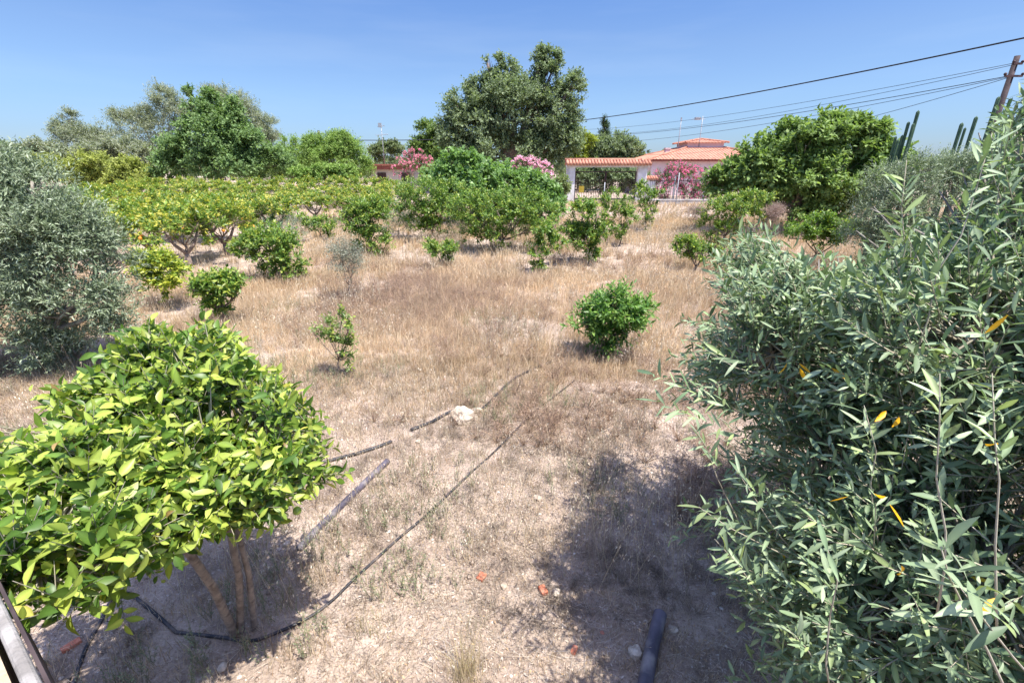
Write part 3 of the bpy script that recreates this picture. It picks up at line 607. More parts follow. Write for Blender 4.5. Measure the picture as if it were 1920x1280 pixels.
far("cypress", "light green bushy cypress left of the tallest tree", 800, 50, [(800, 250, 16, 22), (815, 270, 26, 28), (790, 285, 24, 24), (830, 295, 36, 26)], 900, 8, .2, ([(.12, .19, .05), (.18, .25, .07), (.1, .15, .05)], [2, 2, 1]), gfreq=1)
ficus = [(960, 210, 85, 62), (900, 240, 70, 55), (1030, 215, 60, 60), (870, 205, 34, 40), (885, 168, 24, 24), (925, 158, 18, 26), (914, 118, 10, 18), (935, 120, 9, 14), (957, 132, 14, 20), (1010, 125, 13, 34), (1030, 150, 22, 32), (1042, 118, 11, 22), (1078, 160, 15, 26), (1060, 200, 32, 40), (850, 255, 32, 38), (1050, 265, 45, 36), (940, 285, 90, 36), (1022, 105, 12, 14), (880, 290, 50, 26), (1015, 290, 50, 26)]
far("ficus_tree", "tallest dark green tree with a lobed crown at the centre of the skyline", 960, 46, ficus, 5200, 8, .2, DRK, trunk=.4, gfreq=.8, gap=.4, shell=.45, sub=8)
far("tree", "round dark green tree behind the gate", 1150, 52, [(1150, 280, 50, 26), (1110, 290, 36, 24), (1180, 285, 24, 20), (1140, 305, 55, 20)], 1000, 8, .2, DRK, gfreq=1)
far("tree", "yellow-green tree between the tallest tree and the round tree behind the gate", 1085, 50, [(1085, 272, 16, 20), (1100, 265, 13, 12), (1080, 295, 16, 14)], 450, 8, .2, ([(.3, .34, .05), (.24, .3, .05)], [1, 1]), gfreq=1)
far("cypress", "narrow dark spire of a cypress above the round tree behind the gate", 1133, 75, [(1133, 228, 3, 6), (1133, 240, 5.5, 10), (1133, 255, 8, 12), (1133, 275, 9, 16), (1133, 300, 9, 18)], 700, 6, .22, ([(.04, .07, .03), (.06, .09, .035)], [1, 1]), gfreq=1, shell=.2, gap=.1, lw=.35)
far("hedge", "dark leafy hedge seen through the iron gate", 1130, 37.5, [(1090, 335, 26, 22), (1130, 332, 28, 24), (1170, 335, 26, 22), (1200, 340, 16, 18)], 1300, 8, .13, DRK, "hedge", gfreq=1.5, trunk=.06)
far("shrub", "small grey-green shrub against the left gate pillar", 1052, 30.5, [(1055, 350, 13, 20), (1048, 368, 11, 12)], 260, 8, .1, ([(.14, .19, .07), (.2, .23, .1)], [1, 1]), "shrub", trunk=.03, gfreq=2)
far("fig_tree", "broad light green fig tree at the right in front of the pink house", 1500, 20, [(1500, 275, 70, 38), (1435, 300, 56, 36), (1560, 262, 60, 34), (1610, 275, 50, 34), (1548, 226, 26, 10), (1480, 245, 24, 12), (1600, 236, 22, 9), (1400, 280, 24, 16), (1400, 320, 42, 32), (1480, 330, 80, 45), (1580, 330, 75, 45), (1500, 385, 60, 40), (1650, 320, 50, 45), (1430, 345, 45, 40), (1380, 335, 32, 26), (1640, 250, 26, 12), (1560, 380, 60, 40), (1345, 345, 22, 18)],
    3600, 7, .16, ([(.13, .2, .06), (.18, .265, .085), (.26, .35, .12)], [3, 4, 2]), lw=.6, trunk=.12, gfreq=1.3, gap=.46, clump=9, cr=.22, tl=.5)
far("citrus_tree", "low yellow-green citrus tree under the right-hand fig tree", 1540, 14, [(1530, 418, 44, 14), (1575, 428, 40, 16), (1505, 432, 28, 12), (1545, 448, 34, 12), (1600, 440, 26, 12)], 380, 8, .08, CIT, mat=M_citrus, trunk=.04, gfreq=4, lw=.5)
far("shrub", "round dry brown shrub between the citrus tree and the right-hand fig tree", 1455, 18, [(1452, 400, 16, 14)], 260, 8, .06, ([(.3, .22, .19), (.38, .3, .26)], [1, 1]), "shrub", lw=.12, trunk=.01, tl=.3, mat=M_grass)
far("shrub", "round dry grey shrub against the low wall below the oleanders", 1305, 23, [(1305, 400, 18, 13)], 260, 8, .07, ([(.25, .2, .17), (.34, .28, .24)], [1, 1]), "shrub", lw=.12, trunk=.01, tl=.3, mat=M_grass)
# far woods along the horizon
mb = MB(); n = 26000; wx = rng.uniform(-125, 125, n); wy = 88 + rng.uniform(0, 25, n); tp = 1.5 + 4.2 * vnoise(wx * .12, wy * .1, 2) * (.6 + .6 * vnoise(wx * .5, wy * .4, 5))
P = np.stack([wx, wy, .6 + tp * rng.random(n) ** .6], 1)
mb.kites(P, nrm(rvec(n) + [0, 0, .4]), nrm(rvec(n) + [0, -.5, .6]), .8, .6, pal([(.12, .16, .08), (.16, .21, .1), (.2, .22, .14)], [2, 2, 1], n))
tag(part("far_woods", mb, M_far), "low far-off belt of grey-green trees along the horizon", "trees", kind="stuff")
# oleanders: leafy shrub plus blossom
def oleander(label, base, Y, bl, n, pk, fl=.5, sz=.1):
    b = np.array([(base - 960) / F * (Y * CT + 1.5 * ST), Y, 0]); b[2] = float(tz(b[0], Y)); root = thing("oleander", label, "shrub", b)
    B = pxblobs(bl, Y); part("trunk", limbs(b, b + [0, 0, .4], B, .04, sub=6), M_bark, root)
    P, D = crown_twigs(B, n, .3, .32, 2.5, .5)
    part("crown", leafset(P, D, 8, .45, .14, .2, [(.08, .14, .05), (.13, .19, .07)], [1, 1], spread=.5), M_far, root)
    k = rng.random(len(P)) < fl; P2 = P[k] + D[k] * .16
    part("blossom", leafset(P2, D[k], 6, .16, sz, .8, [pk, tuple(min(1, c * 1.3) for c in pk)], [1, 1], spread=1.2), M_petal, root)
oleander("deep pink oleander in flower beside the low house", 775, 40, [(775, 305, 30, 18), (760, 315, 22, 16), (795, 310, 18, 14), (775, 290, 16, 9)], 650, (.66, .24, .34), .55)
oleander("pale pink oleander in flower behind the middle fig tree", 1000, 36, [(995, 312, 22, 14), (1020, 318, 20, 13), (975, 305, 14, 9), (1010, 330, 24, 14)], 500, (.82, .46, .58), .75)
oleander("pink oleander behind the fence, nearest the gate's small tiled pillar", 1248, 36.5, [(1240, 345, 18, 26), (1256, 325, 16, 16), (1240, 362, 20, 14)], 700, (.62, .15, .3), .42)
oleander("pink oleander at the middle of the flowering row behind the iron fence", 1285, 36.5, [(1283, 342, 20, 30), (1275, 320, 14, 12), (1290, 362, 20, 14)], 700, (.62, .15, .3), .42)
oleander("pink oleander at the fig tree end of the flowering row behind the fence", 1322, 36.5, [(1322, 345, 20, 28), (1312, 322, 14, 12), (1322, 362, 20, 14), (1348, 340, 20, 22)], 800, (.62, .15, .3), .42)

# ------------------------------------------------------------ gate, walls, fence, houses
def W(px, Y, z): return np.array([(px - 960) / F * (Y * CT - (z - CAMH) * ST), Y, z])
GY = 33.0; gz = .6
gl, gr = at(1060, 385, GY)[0], at(1208, 385, GY)[0]
def ztop(py, Y): return at(1100, py, Y)[2]
root = thing("gateway", "white rendered gateway with a clay tile roof over a double iron gate", "gate", ((gl + gr) / 2, GY, gz))
zt = ztop(314, GY)
for (a, b) in ((1061, 1076), (1191, 1208)):
    m = MB(); xa, xb = at(a, 360, GY)[0], at(b, 360, GY)[0]; m.box(((xa + xb) / 2, GY, (gz - .2 + zt) / 2), (xb - xa, .5, zt - gz + .2)); part("pillar", m, M_white, root, False, False)
m = MB(); m.box(((gl + gr) / 2, GY, zt + .09), (gr - gl + .06, .56, .18)); part("lintel", m, M_white, root, False, False)
m = MB(); zr = ztop(300, GY + .2) - .02; nt_ = 27; y0, y1 = GY - .55, GY + .05
for k in range(nt_):
    x = gl - .1 + (gr - gl + .2) * (k + .5) / nt_
    for s in (-1, 1):
        m.tube(np.array([[x, GY + s * .55, zt + .2], [x, GY + s * .28, zt + .2 + (zr - zt - .25) * .55], [x, GY, zr]]), [.105, .1, .09], 8)
m.tube(np.array([[gl - .15, GY, zr + .03], [gr + .15, GY, zr + .03]]), .1, 8)
part("tile_roof", m, M_tile, root, True, False)
ga, gb = at(1077, 360, GY)[0], at(1190, 360, GY)[0]
for k in (0, 1):
    m = MB(); xa = ga + (gb - ga) / 2 * k + .02; xb = xa + (gb - ga) / 2 - .05; ztp = zt - .25; yy = GY
    for x in (xa, xb): m.box((x, yy, (gz + .1 + ztp) / 2), (.07, .06, ztp - gz - .1))
    for z in (gz + .13, gz + .75, ztp - .03): m.box(((xa + xb) / 2, yy, z), (xb - xa - .07, .05, .06))
    for q in range(1, 17): m.box((xa + (xb - xa) * q / 17, yy, (gz + .16 + gz + 1.6) / 2), (.025, .025, 1.4))
    lf = part("gate_leaf", m, M_iron, root, False, False)
    if k == 0:
        m = MB(); m.box((xa + (xb - xa) * .22, yy - .06, gz + .95), (.35, .015, .42)); part("sign", m, M_yellow, root, False, False)
# small tiled meter pillar right of gate
px_ = at(1220, 350, GY + .3)[0]; root = thing("meter_pillar", "short white pillar with a little clay tile cap right of the gate", "pillar", (px_, GY + .5, gz))
m = MB(); m.box((px_, GY + .5, gz + .75), (.55, .45, 1.6)); part("post", m, M_white, root, False, False)
m = MB()
for k in range(5): m.tube(np.array([[px_ - .34 + .17 * k, GY + .15, gz + 1.6], [px_ - .34 + .17 * k, GY + .5, gz + 1.75], [px_ - .34 + .17 * k, GY + .85, gz + 1.6]]), .085, 8)
part("tile_cap", m, M_tile, root, True, False)
# low wall and iron fence
fx0, fx1 = at(1210, 380, GY)[0], at(1420, 380, GY)[0]
root = thing("retaining_wall", "low weathered concrete wall under the iron fence right of the gate", "wall", ((fx0 + fx1) / 2, GY - .6, gz))
m = MB(); m.box(((fx0 + fx1) / 2, GY - .6, gz - .12), (fx1 - fx0, .3, .75)); part("wall_body", m, M_conc, root, False, False)
m = MB(); m.box(((fx0 + fx1) / 2, GY - .6, gz + .29), (fx1 - fx0 + .06, .36, .06)); part("coping", m, M_conc, root, False, False)
root = thing("iron_fence", "dark upright-bar iron fence on the low wall in front of pink oleanders", "fence", ((fx0 + fx1) / 2, GY - .6, gz))
m = MB(); n = int((fx1 - fx0) / .13)
for k in range(n): m.box((fx0 + .13 * k + .05, GY - .6, gz + .97), (.016, .016, 1.25))
for z in (gz + .45, gz + 1.5): m.box(((fx0 + fx1) / 2, GY - .57, z), (fx1 - fx0, .03, .045))
part("bars", m, M_iron, root, False, False)
for k in range(4): 
    m = MB(); m.box((fx0 + (fx1 - fx0) * (.22 + .26 * k), GY - .5, gz + 1.05), (.08, .07, 1.45)); part("fence_post", m, M_galv, root, False, False)
# pink house
HY = 48.0; hc = W(1308, HY, 3.6)[0]; hw = 6.3; hd = 5.5; hz = ztop(302, HY - hd)
root = thing("house", "single-storey pink house with a clay hip roof and a little roof lantern", "house", (hc, HY, gz))
m = MB(); m.box((hc, HY, (gz - .2 + hz) / 2), (hw * 2 - .8, hd * 2 - .8, hz - gz + .2)); part("wall", m, M_pink, root, False, False)
m = MB(); m.box((hc, HY, hz + .05), (hw * 2, hd * 2, .16)); part("fascia", m, M_fascia, root, False, False)
def hip(m, cx, cy, z0, hx, hy, z1, tx, ty, corr=0):
    a = [(cx - hx, cy - hy, z0), (cx + hx, cy - hy, z0), (cx + hx, cy + hy, z0), (cx - hx, cy + hy, z0)]
    b = [(cx - tx, cy - ty, z1), (cx + tx, cy - ty, z1), (cx + tx, cy + ty, z1), (cx - tx, cy + ty, z1)]
    m.add(a + b, [[0, 1, 5, 4], [1, 2, 6, 5], [2, 3, 7, 6], [3, 0, 4, 7], [4, 5, 6, 7], [3, 2, 1, 0]])
    for i in range(4): m.tube(np.array([a[i], b[i]]) + [0, 0, .03], .09, 6)
    for i in range(4):     # rows of tiles
        a0, a1, b0, b1 = map(np.array, (a[i], a[(i + 1) % 4], b[i], b[(i + 1) % 4])); L = np.linalg.norm(a1 - a0); k = int(L / .3)
        mid = (a0 + a1) / 2; e = (a1 - a0) / L; run = (b0 + b1) / 2 - mid; tl_ = np.linalg.norm(b1 - b0)
        S, E = [], []
        for q in range(k):
            s = (q + .5) * .3 - L / 2; f = 1.0 if abs(s) <= tl_ / 2 else (L / 2 - abs(s)) / max(L / 2 - tl_ / 2, 1e-3)
            S.append(mid + e * s); E.append(mid + e * s + run * max(f, .02))
        m.segs(np.array(S) + [0, 0, .01], np.array(E) + [0, 0, .01], .028, .028, 6)
zc = ztop(281, HY); lx = (W(1345, HY, 4)[0] - W(1272, HY, 4)[0]) / 2
m = MB(); hip(m, hc, HY, hz + .14, hw + .1, hd + .1, zc + .15, lx * .9, lx * .8); part("roof", m, M_tile, root, False, False)
zl = ztop(270, HY)
m = MB(); m.box((hc, HY, (zc + zl) / 2), (lx * 1.8, lx * 1.55, zl - zc + .1)); rl = part("roof_lantern", m, M_pink, root, False, False)
m = MB(); hip(m, hc, HY, zl + .05, lx * 1.08, lx * .95, zl + .42, .05, .05); part("lantern_roof", m, M_tile, rl, False, False)
cx = W(1250, HY - 1, 4)[0]; m = MB(); m.box((cx, HY - 1, 3.9), (.42, .42, 1.3)); m.box((cx, HY - 1, 4.6), (.52, .52, .1)); part("chimney", m, M_pink, root, False, False)
for (pxa, ytop, lab) in [(1272, 221, "bare straight aerial mast on the pink house, left of the lantern"), (1311, 218, "aerial mast with a small side antenna standing at the roof lantern of the pink house")]:
    x = W(pxa, HY - 1.5, 5)[0]; zt_ = at(pxa, ytop, HY - 1.5)[2]; root = thing("antenna", lab, "antenna", (x, HY - 1.5, 3.7))
    m = MB(); m.tube(np.array([[x, HY - 1.5, 3.6], [x, HY - 1.5, zt_]]), .035, 6); part("mast", m, M_galv, root, True, False)
    m = MB()
    if pxa > 1300:
        m.tube(np.array([[x - 1.0, HY - 1.5, zt_ - .25], [x + .25, HY - 1.5, zt_ - .25]]), .025, 5)
        for q in range(6): m.box((x - .9 + q * .14, HY - 1.5, zt_ - .25), (.02, .5, .02))
        m.box((x - .45, HY - 1.5, zt_ - .2), (.5, .3, .2))
    else: m.box((x, HY - 1.5, zt_ - .1), (.1, .1, .25))
    part("aerial", m, M_galv, root, False, False)
# low house, left
LY = 50; la, lz = W(693, LY, 3)[0], ztop(318, LY); lbx = W(800, LY, 3)[0]
root = thing("house", "low cream house with a red-edged flat roof beside the deep pink oleander", "house", ((la + lbx) / 2, LY + 3, gz))
m = MB(); m.box(((la + lbx) / 2, LY + 3, (gz - .2 + lz) / 2), (lbx - la, 6, lz - gz + .2)); wl = part("wall", m, M_cream, root, False, False)
m = MB(); m.box(((la + lbx) / 2, LY + 3, lz + .18), (lbx - la + .6, 6.6, .36)); m.box(((la + lbx) / 2, LY + 3, lz + .45), (lbx - la + .8, 6.8, .14)); part("roof", m, M_fascia, root, False, False)
for k in (0.2, .62):
    m = MB(); m.box((la + (lbx - la) * k, LY - .02, lz - .75), (.9, .05, .9)); part("window", m, M_iron, root, False, False)
x = W(718, LY + 1, 5)[0]; zt_ = at(718, 236, LY + 1)[2]; root = thing("antenna", "tall television antenna with crossbars on the low house", "antenna", (x, LY + 1, lz + .5))
m = MB(); m.tube(np.array([[x, LY + 1, lz + .45], [x, LY + 1, zt_]]), .04, 6); part("mast", m, M_galv, root, True, False)
m = MB()
for z, l in ((zt_ - .9, .6), (zt_ - .1, .35)):
    m.tube(np.array([[x - l, LY + 1, z], [x + l, LY + 1, z + .12]]), .025, 5)
    for q in range(5): m.box((x - l + 2 * l * q / 4, LY + 1, z + .05), (.02, .4, .02))
m.box((x - .12, LY + 1, zt_ + .05), (.3, .25, .4)); part("aerial", m, M_galv, root, False, False)
# bank of bare earth far left
m = MB(); c = at(215, 372, 38); m.ball((c[0], 38, .45), 1.6, 10, (1.6, .8, .35), .25, 4); tag(part("earth_bank", m, noisemat("red_earth", (.36, .2, .15), (.5, .32, .24), 3, .95, .5), None, True, False), kind="structure")

# utility poles, cables
def pole(label, px, ytop, Y, r, arms, white=False):
    t = at(px, ytop, Y); g = float(tz(t[0], Y)); root = thing("utility_pole", label, "utility pole", (t[0], Y, g))
    m = MB(); m.tube(np.array([[t[0], Y, g - .2], [t[0], Y, t[2]]]), [r * 1.25, r * .8], 12); part("pole", m, M_pole, root, True, False)
    for (dz, l) in arms:
        m = MB(); m.box((t[0], Y - r, t[2] - dz), (l * 2, .06, .06)); arm = part("crossarm", m, M_iron, root, False, False)
        for s in (-1, 1): m = MB(); m.ball((t[0] + s * l, Y - r, t[2] - dz + .06), .05, 4); part("insulator", m, M_iron, arm, True, False)
    return t
pr_ = pole("tilted-looking dark wooden utility pole at the upper right edge behind the olive", 1908, 105, 18, .1, [(.25, .15), (.62, .3)])
pl_ = pole("distant utility pole rising from the light green trees at the left centre", 597, 245, 48, .13, [(.3, .4), (.7, .3)])
def cable(label, a, b, sag, r, k=30):
    t = np.linspace(0, 1, k)[:, None]; p = a + (b - a) * t; p[:, 2] -= (4 * sag * t * (1 - t))[:, 0]
    m = MB(); m.tube(p, r, 5); tag(part("overhead_cable", m, M_cable, None, True, False), label, "cable", "overhead cables")
cable("single thick overhead cable, the highest one crossing the sky to the upper right corner", at(2150, 22, 15), at(1040, 231, 45), .35, .028)
for (e, lab, dz, s, r) in [((1060, 244), "uppermost thin cable of the bundle from the right pole", -.22, .5, .009), ((1062, 252), "second thin cable of the bundle, starting at the right pole's top arm", -.27, .7, .009), ((1068, 256), "lower thick cable of the bundle from the right pole's lower arm", -.6, .5, .013), ((1080, 268), "lowest sagging thin cable of the bundle reaching the round tree behind the gate", -.63, .6, .01)]:
    cable(lab, pr_ + [-.05, 0, dz], at(*e, 50), s, r)
cable("thin cable dropping from the right pole towards the pink house roof", pr_ + [-.05, 0, -.65], at(1215, 290, 44), .7, .01)
cable("overhead cable running from the left-centre trees into the tallest tree", at(600, 262, 48), at(880, 260, 46), .1, .035)
# cacti
def cactus(label, Y, cols):
    b = at(cols[0][0], cols[0][1], Y); root = thing("cactus", label, "cactus", (b[0], Y, float(tz(b[0], Y))), "columnar cacti behind the right-hand olives")
    for (px, py, r, dy) in cols:
        r = r * .52
        t = at(px, py, Y + dy); z0 = float(tz(t[0], Y + dy)) - .1; n = 14; m = MB()
        k = 14; zs = np.concatenate([np.linspace(z0, t[2] - r * 1.2, k - 3), t[2] - r * np.array([.7, .3, .05])]); th = np.arange(n) * 2 * math.pi / n; rr = np.full(k, r); rr[-1] = r * .35; rr[-2] = r * .75; rr[-3] = r * .93
        rr = rr * (1 + .06 * np.sin(np.arange(k) * 2.1))
        r = r * 1.0; star = np.where(np.arange(n) % 2 == 0, 1.15, .8)
        v = np.stack([np.stack([t[0] + rr[i] * star * np.cos(th), Y + dy + rr[i] * star * np.sin(th), np.full(n, zs[i])], 1) for i in range(k)]).reshape(-1, 3)
        q = [[i * n + j, i * n + (j + 1) % n, (i + 1) * n + (j + 1) % n, (i + 1) * n + j] for i in range(k - 1) for j in range(n)]
        v = np.concatenate([v, [[t[0], Y + dy, t[2] + .02]]]); tt = [[(k - 1) * n + j, (k - 1) * n + (j + 1) % n, k * n] for j in range(n)]
        m.add(v, q, tt); part("column", m, M_cactus, root, False, False)
cactus("clump of columnar cactus with the tallest stems, nearest the right-hand fig tree", 13, [(1722, 208, .065, 0), (1704, 229, .06, .1), (1713, 232, .055, -.1), (1680, 256, .05, .2), (1692, 254, .05, .1), (1684, 262, .05, -.1)])
cactus("pair of leaning-looking cactus columns in the middle of the cacti", 13, [(1804, 231, .07, 0), (1810, 240, .05, .15)])
cactus("cactus columns right beside the dark utility pole", 13, [(1873, 182, .07, 0), (1831, 219, .07, .1), (1895, 185, .06, .2)])
# wire fence posts
for (px, pt, pb, lab) in [(560, 372, 410, "thin grey metal post at the orchard edge below the light green trees"), (683, 356, 380, "thin grey metal post before the low house"), (1131, 342, 384, "grey metal post standing before the middle of the gate"), (1266, 324, 384, "tall grey metal post before the oleander row")]:
    g = gp(px, pb + 4); t = at(px, pt, g[1]); m = MB(); m.tube(np.array([g - [0, 0, .1], [g[0], g[1], t[2]]]), .03, 8); tag(part("fence_post", m, M_galv, None, True, False), lab, "post", "metal posts of the wire fence")

# ------------------------------------------------------------ things on the near ground
def gpath(pl, dz): return np.array([gp(x, y, dz) for x, y in pl])
def smooth(p, k=6):
    o = []
    for i in range(len(p) - 1):
        p0, p1, p2, p3 = p[max(i - 1, 0)], p[i], p[i + 1], p[min(i + 2, len(p) - 1)]
        for t in np.arange(k) / k: o.append(.5 * ((2 * p1) + (-p0 + p2) * t + (2 * p0 - 5 * p1 + 4 * p2 - p3) * t * t + (-p0 + 3 * p1 - 3 * p2 + p3) * t ** 3))
    o.append(p[-1]); return np.array(o)
HP = []
def hose(name, label, pl, r, mat, lift=.8, cat="hose"):
    p = smooth(gpath(pl, r * lift)); HP.append(p[:, :2]); m = MB(); m.tube(p, r, 10); return tag(part(name, m, mat, None, True, False), label, cat)
hose("irrigation_hose", "black hose running from the round citrus bush to the pale rock", [(1042, 675), (1000, 692), (965, 710), (937, 735), (918, 755), (904, 767)], .021, M_hose)
hose("irrigation_hose", "black hose half buried in weeds left of the pale rock", [(856, 768), (832, 779), (808, 792), (770, 806)], .021, M_hose)
hose("irrigation_hose", "short black hose ending in the weeds beside the near lemon tree's right edge", [(734, 828), (710, 838), (670, 850), (625, 862), (560, 880)], .02, M_hose)
hose("irrigation_hose", "long thin black hose curving across the foreground to the lemon tree's stems", [(1100, 695), (1050, 735), (1000, 775), (930, 845), (880, 890), (850, 918), (800, 965), (745, 1012), (700, 1052), (660, 1090), (625, 1125), (580, 1157), (520, 1186), (470, 1202), (420, 1196), (330, 1185)], .0115, M_hose)
hose("irrigation_hose", "thick black hose in the lemon tree's shade in the bottom left corner", [(330, 1185), (285, 1145), (240, 1112), (212, 1122), (190, 1162), (162, 1215), (140, 1275), (128, 1310)], .012, M_hose)
hose("irrigation_hose", "dark hose piece by the red tiles behind the lemon leaves", [(-30, 1050), (40, 1052), (90, 1048), (135, 1062)], .014, M_hose)
hose("plastic_pipe", "straight weathered purple-grey pipe lying right of the lemon tree", [(727, 864), (690, 900), (655, 934), (620, 968), (590, 998), (560, 1030)], .033, M_pipe, .6, "pipe")
p = np.array([gp(1238, 1150, .06), gp(1222, 1215, .055), gp(1206, 1300, .05)]); p[:, 2] = p[:, 2].mean() + .0
m = MB(); m.tube(np.array([p[0], p[1], p[2]]), .045, 20, cap=False); m.tube(np.array([p[0] + nrm(p[0] - p[1]) * -.001, p[1], p[2]]), .038, 20, cap=True)
tag(part("plastic_pipe", m, M_pipe, None, True, False), "fat grey-purple pipe with an open end at the bottom right of the centre", "pipe")
def rock(name, label, px, py, r, mat, sq=(1, 1, .7), noise=.3, cat="stone", sub=10):
    g = gp(px, py); m = MB(); m.ball(g + [0, 0, r * sq[2] * .45], r, sub, sq, noise, px * .37); return tag(part(name, m, mat, None, False, False), label, cat)
rock("rock", "largest pale limestone rock lying across the black hose", 866, 790, .125, M_rock, (1, .8, .95), .38, "rock", 9)
rock("rock", "smaller flat pale rock touching the right side of the big one", 894, 772, .06, M_rock, (1.2, .8, .5), .3, "rock", 8)
for (px, py, r, lab) in [(784, 830, .032, "small pale stone left below the big rock"), (1007, 937, .045, "rounded pale stone in the weeds right of the tall oat stalks"), (1042, 1112, .04, "pale grey stone right beside the brick piece"), (1190, 1226, .045, "pale stone left of the fat open pipe"), (1262, 1184, .035, "stone just right of the fat pipe's open end"), (766, 1006, .022, "white flake of stone below the long thin hose"), (538, 1021, .03, "white stone at the lower end of the purple-grey pipe"), (418, 1254, .03, "white stone near the bottom edge below the lemon tree's stems"), (997, 850, .03, "white stone among weeds between the two hoses"), (1005, 696, .035, "pale stone against the hose near the round citrus bush"), (1068, 648, .03, "pale stone left of the round citrus bush's shade"), (75, 1085, .1, "white rubble stone behind the lemon leaves at the left edge"), (108, 1115, .06, "smaller white rubble stone below the first at the left edge"), (945, 1102, .028, "white stone left of the brick piece"), (1020, 1160, .024, "little stone in the bare patch below the brick piece")]:
    rock("stone", lab, px, py, r, M_rock, noise=.32, sub=7)
for (px, py, s, rz, lab) in [(1018, 1110, (.05, .075, .04), .4, "orange-red brick piece in the foreground weeds"), (903, 1083, (.07, .06, .03), 1.1, "pinkish brick chip left of the brick piece"), (1076, 1221, (.035, .06, .025), -.5, "small red brick chip near the bottom edge"), (20, 1012, (.4, .3, .05), .2, "terracotta slab behind the lemon leaves at the left edge"), (10, 1075, (.2, .12, .05), .5, "smaller terracotta piece below the slab at the left edge"), (135, 1212, (.05, .1, .03), -.6, "red brick chip beside the thick hose at the lower left")]:
    g = gp(px, py); m = MB(); m.box(g + [0, 0, s[2] * .3], s, rz); o = part("brick", m, M_brick, None, False, False)
    bv = o.modifiers.new("bevel", 'BEVEL'); bv.width = .006; bv.segments = 2; tag(o, lab, "brick")
# terrace edge in the bottom left corner
a, b = att(-70, 1020, 1.25), att(78, 1320, 1.05); a[2] = b[2] = 1.85
d = nrm(b - a); ang = math.atan2(d[1], d[0]); L = np.linalg.norm(b - a) + .6; c = (a + b) / 2
nrmv = np.array([math.sin(ang), -math.cos(ang), 0]); nrmv *= -1 if nrmv[0] > 0 else 1
root = thing("garden_wall", "pale stone wall with a weathered grey rail along its edge in the bottom left corner", "wall", (c[0], c[1], 0))
m = MB(); m.box(c + nrmv * .28 + [0, 0, -.95], (L, .5, 1.8), ang); part("stonework", m, M_ochre, root, False, False)
m = MB(); m.box(c, (L, .03, .04), ang); o = part("rail", m, noisemat("weathered_wood", (.2, .185, .165), (.36, .34, .31), 14, .85, .6, 60), root, False, False)
bv = o.modifiers.new("bevel", 'BEVEL'); bv.width = .012; bv.segments = 3
m = MB(); m.box(c - nrmv * .022 + [0, 0, -.26], (L, .008, .5), ang); part("rail_plate", m, M_pole, root, False, False)
# low rail in front of right fig
g = gp(1475, 462); g2 = gp(1560, 462); m = MB(); m.tube(np.array([g + [0, 0, .3], g2 + [0, 0, .3]]), .025, 6)
for q in (.2, .85): pp = g + (g2 - g) * q; m.tube(np.array([pp - [0, 0, .05], pp + [0, 0, .3]]), .03, 6)
tag(part("low_rail", m, M_iron, None, True, False), "low dark rail on posts under the right-hand fig tree", "rail")

# ------------------------------------------------------------ grass, weeds, litter, gravel
HPC = np.concatenate([smooth(np.concatenate([h, h * 0], 1)[:, :2], 1)[::3] for h in HP])
def scatter(n, y0, y1, dens, pw=1.0, margin=1.12):
    """n points in the wedge the photograph sees, uniform by area then thinned by dens(x,y)"""
    out = np.zeros((0, 2))
    while len(out) < n:
        m = int(n * 1.5); u = rng.random(m); y = (y0 ** (2 - pw) + u * (y1 ** (2 - pw) - y0 ** (2 - pw))) ** (1 / (2 - pw)) if pw != 2 else y0 * (y1 / y0) ** u
        x = rng.uniform(-1, 1, m) * (y * margin + 1.6)
        k = rng.random(m) < dens(x, y); x, y = x[k], y[k]
        nr = np.ones(len(x)); c8 = np.where(y < 9)[0]
        for h_ in HPC: nr[c8] *= 1 - .85 * np.exp(-(((x[c8] - h_[0]) ** 2 + (y[c8] - h_[1]) ** 2) / .09 ** 2))
        k = rng.random(len(x)) < nr; out = np.concatenate([out, np.stack([x[k], y[k]], 1)])
    out = out[:n]; return out[:, 0], out[:, 1]
def bare(x, y):       # bare track across the foreground and in the orchard
    t = np.exp(-((x + .35 + .12 * (y - 2)) / .55) ** 2) * np.exp(-((y - 2.2) / 2.2) ** 2)
    return t
def orchard_area(x, y): return sstep((-x - y * .27 - 2.6) / 1.5) * sstep((y - 12) / 1.5)
def dgrass(x, y):
    n = vnoise(x * .7, y * .7, 1); n2 = vnoise(x * 2.2, y * 2.2, 4)
    d = sstep((n * .6 + n2 * .4 - .3 + .08 * sstep((y - 6) / 3)) / .35) * (.25 + .75 * sstep((y - 4.2) / 3.5)) * (1 - .5 * bare(x, y)) + .05
    return np.clip(d * (1 - .8 * orchard_area(x, y)), 0, 1)
STR = [(.62, .47, .30), (.70, .58, .40), (.54, .38, .23), (.52, .43, .28)]
def patch(x, y, cx, cy, r): return np.exp(-((x - cx) ** 2 + (y - cy) ** 2) / r ** 2)
bc = gp(800, 565); bc2 = gp(690, 580)
mb = MB()
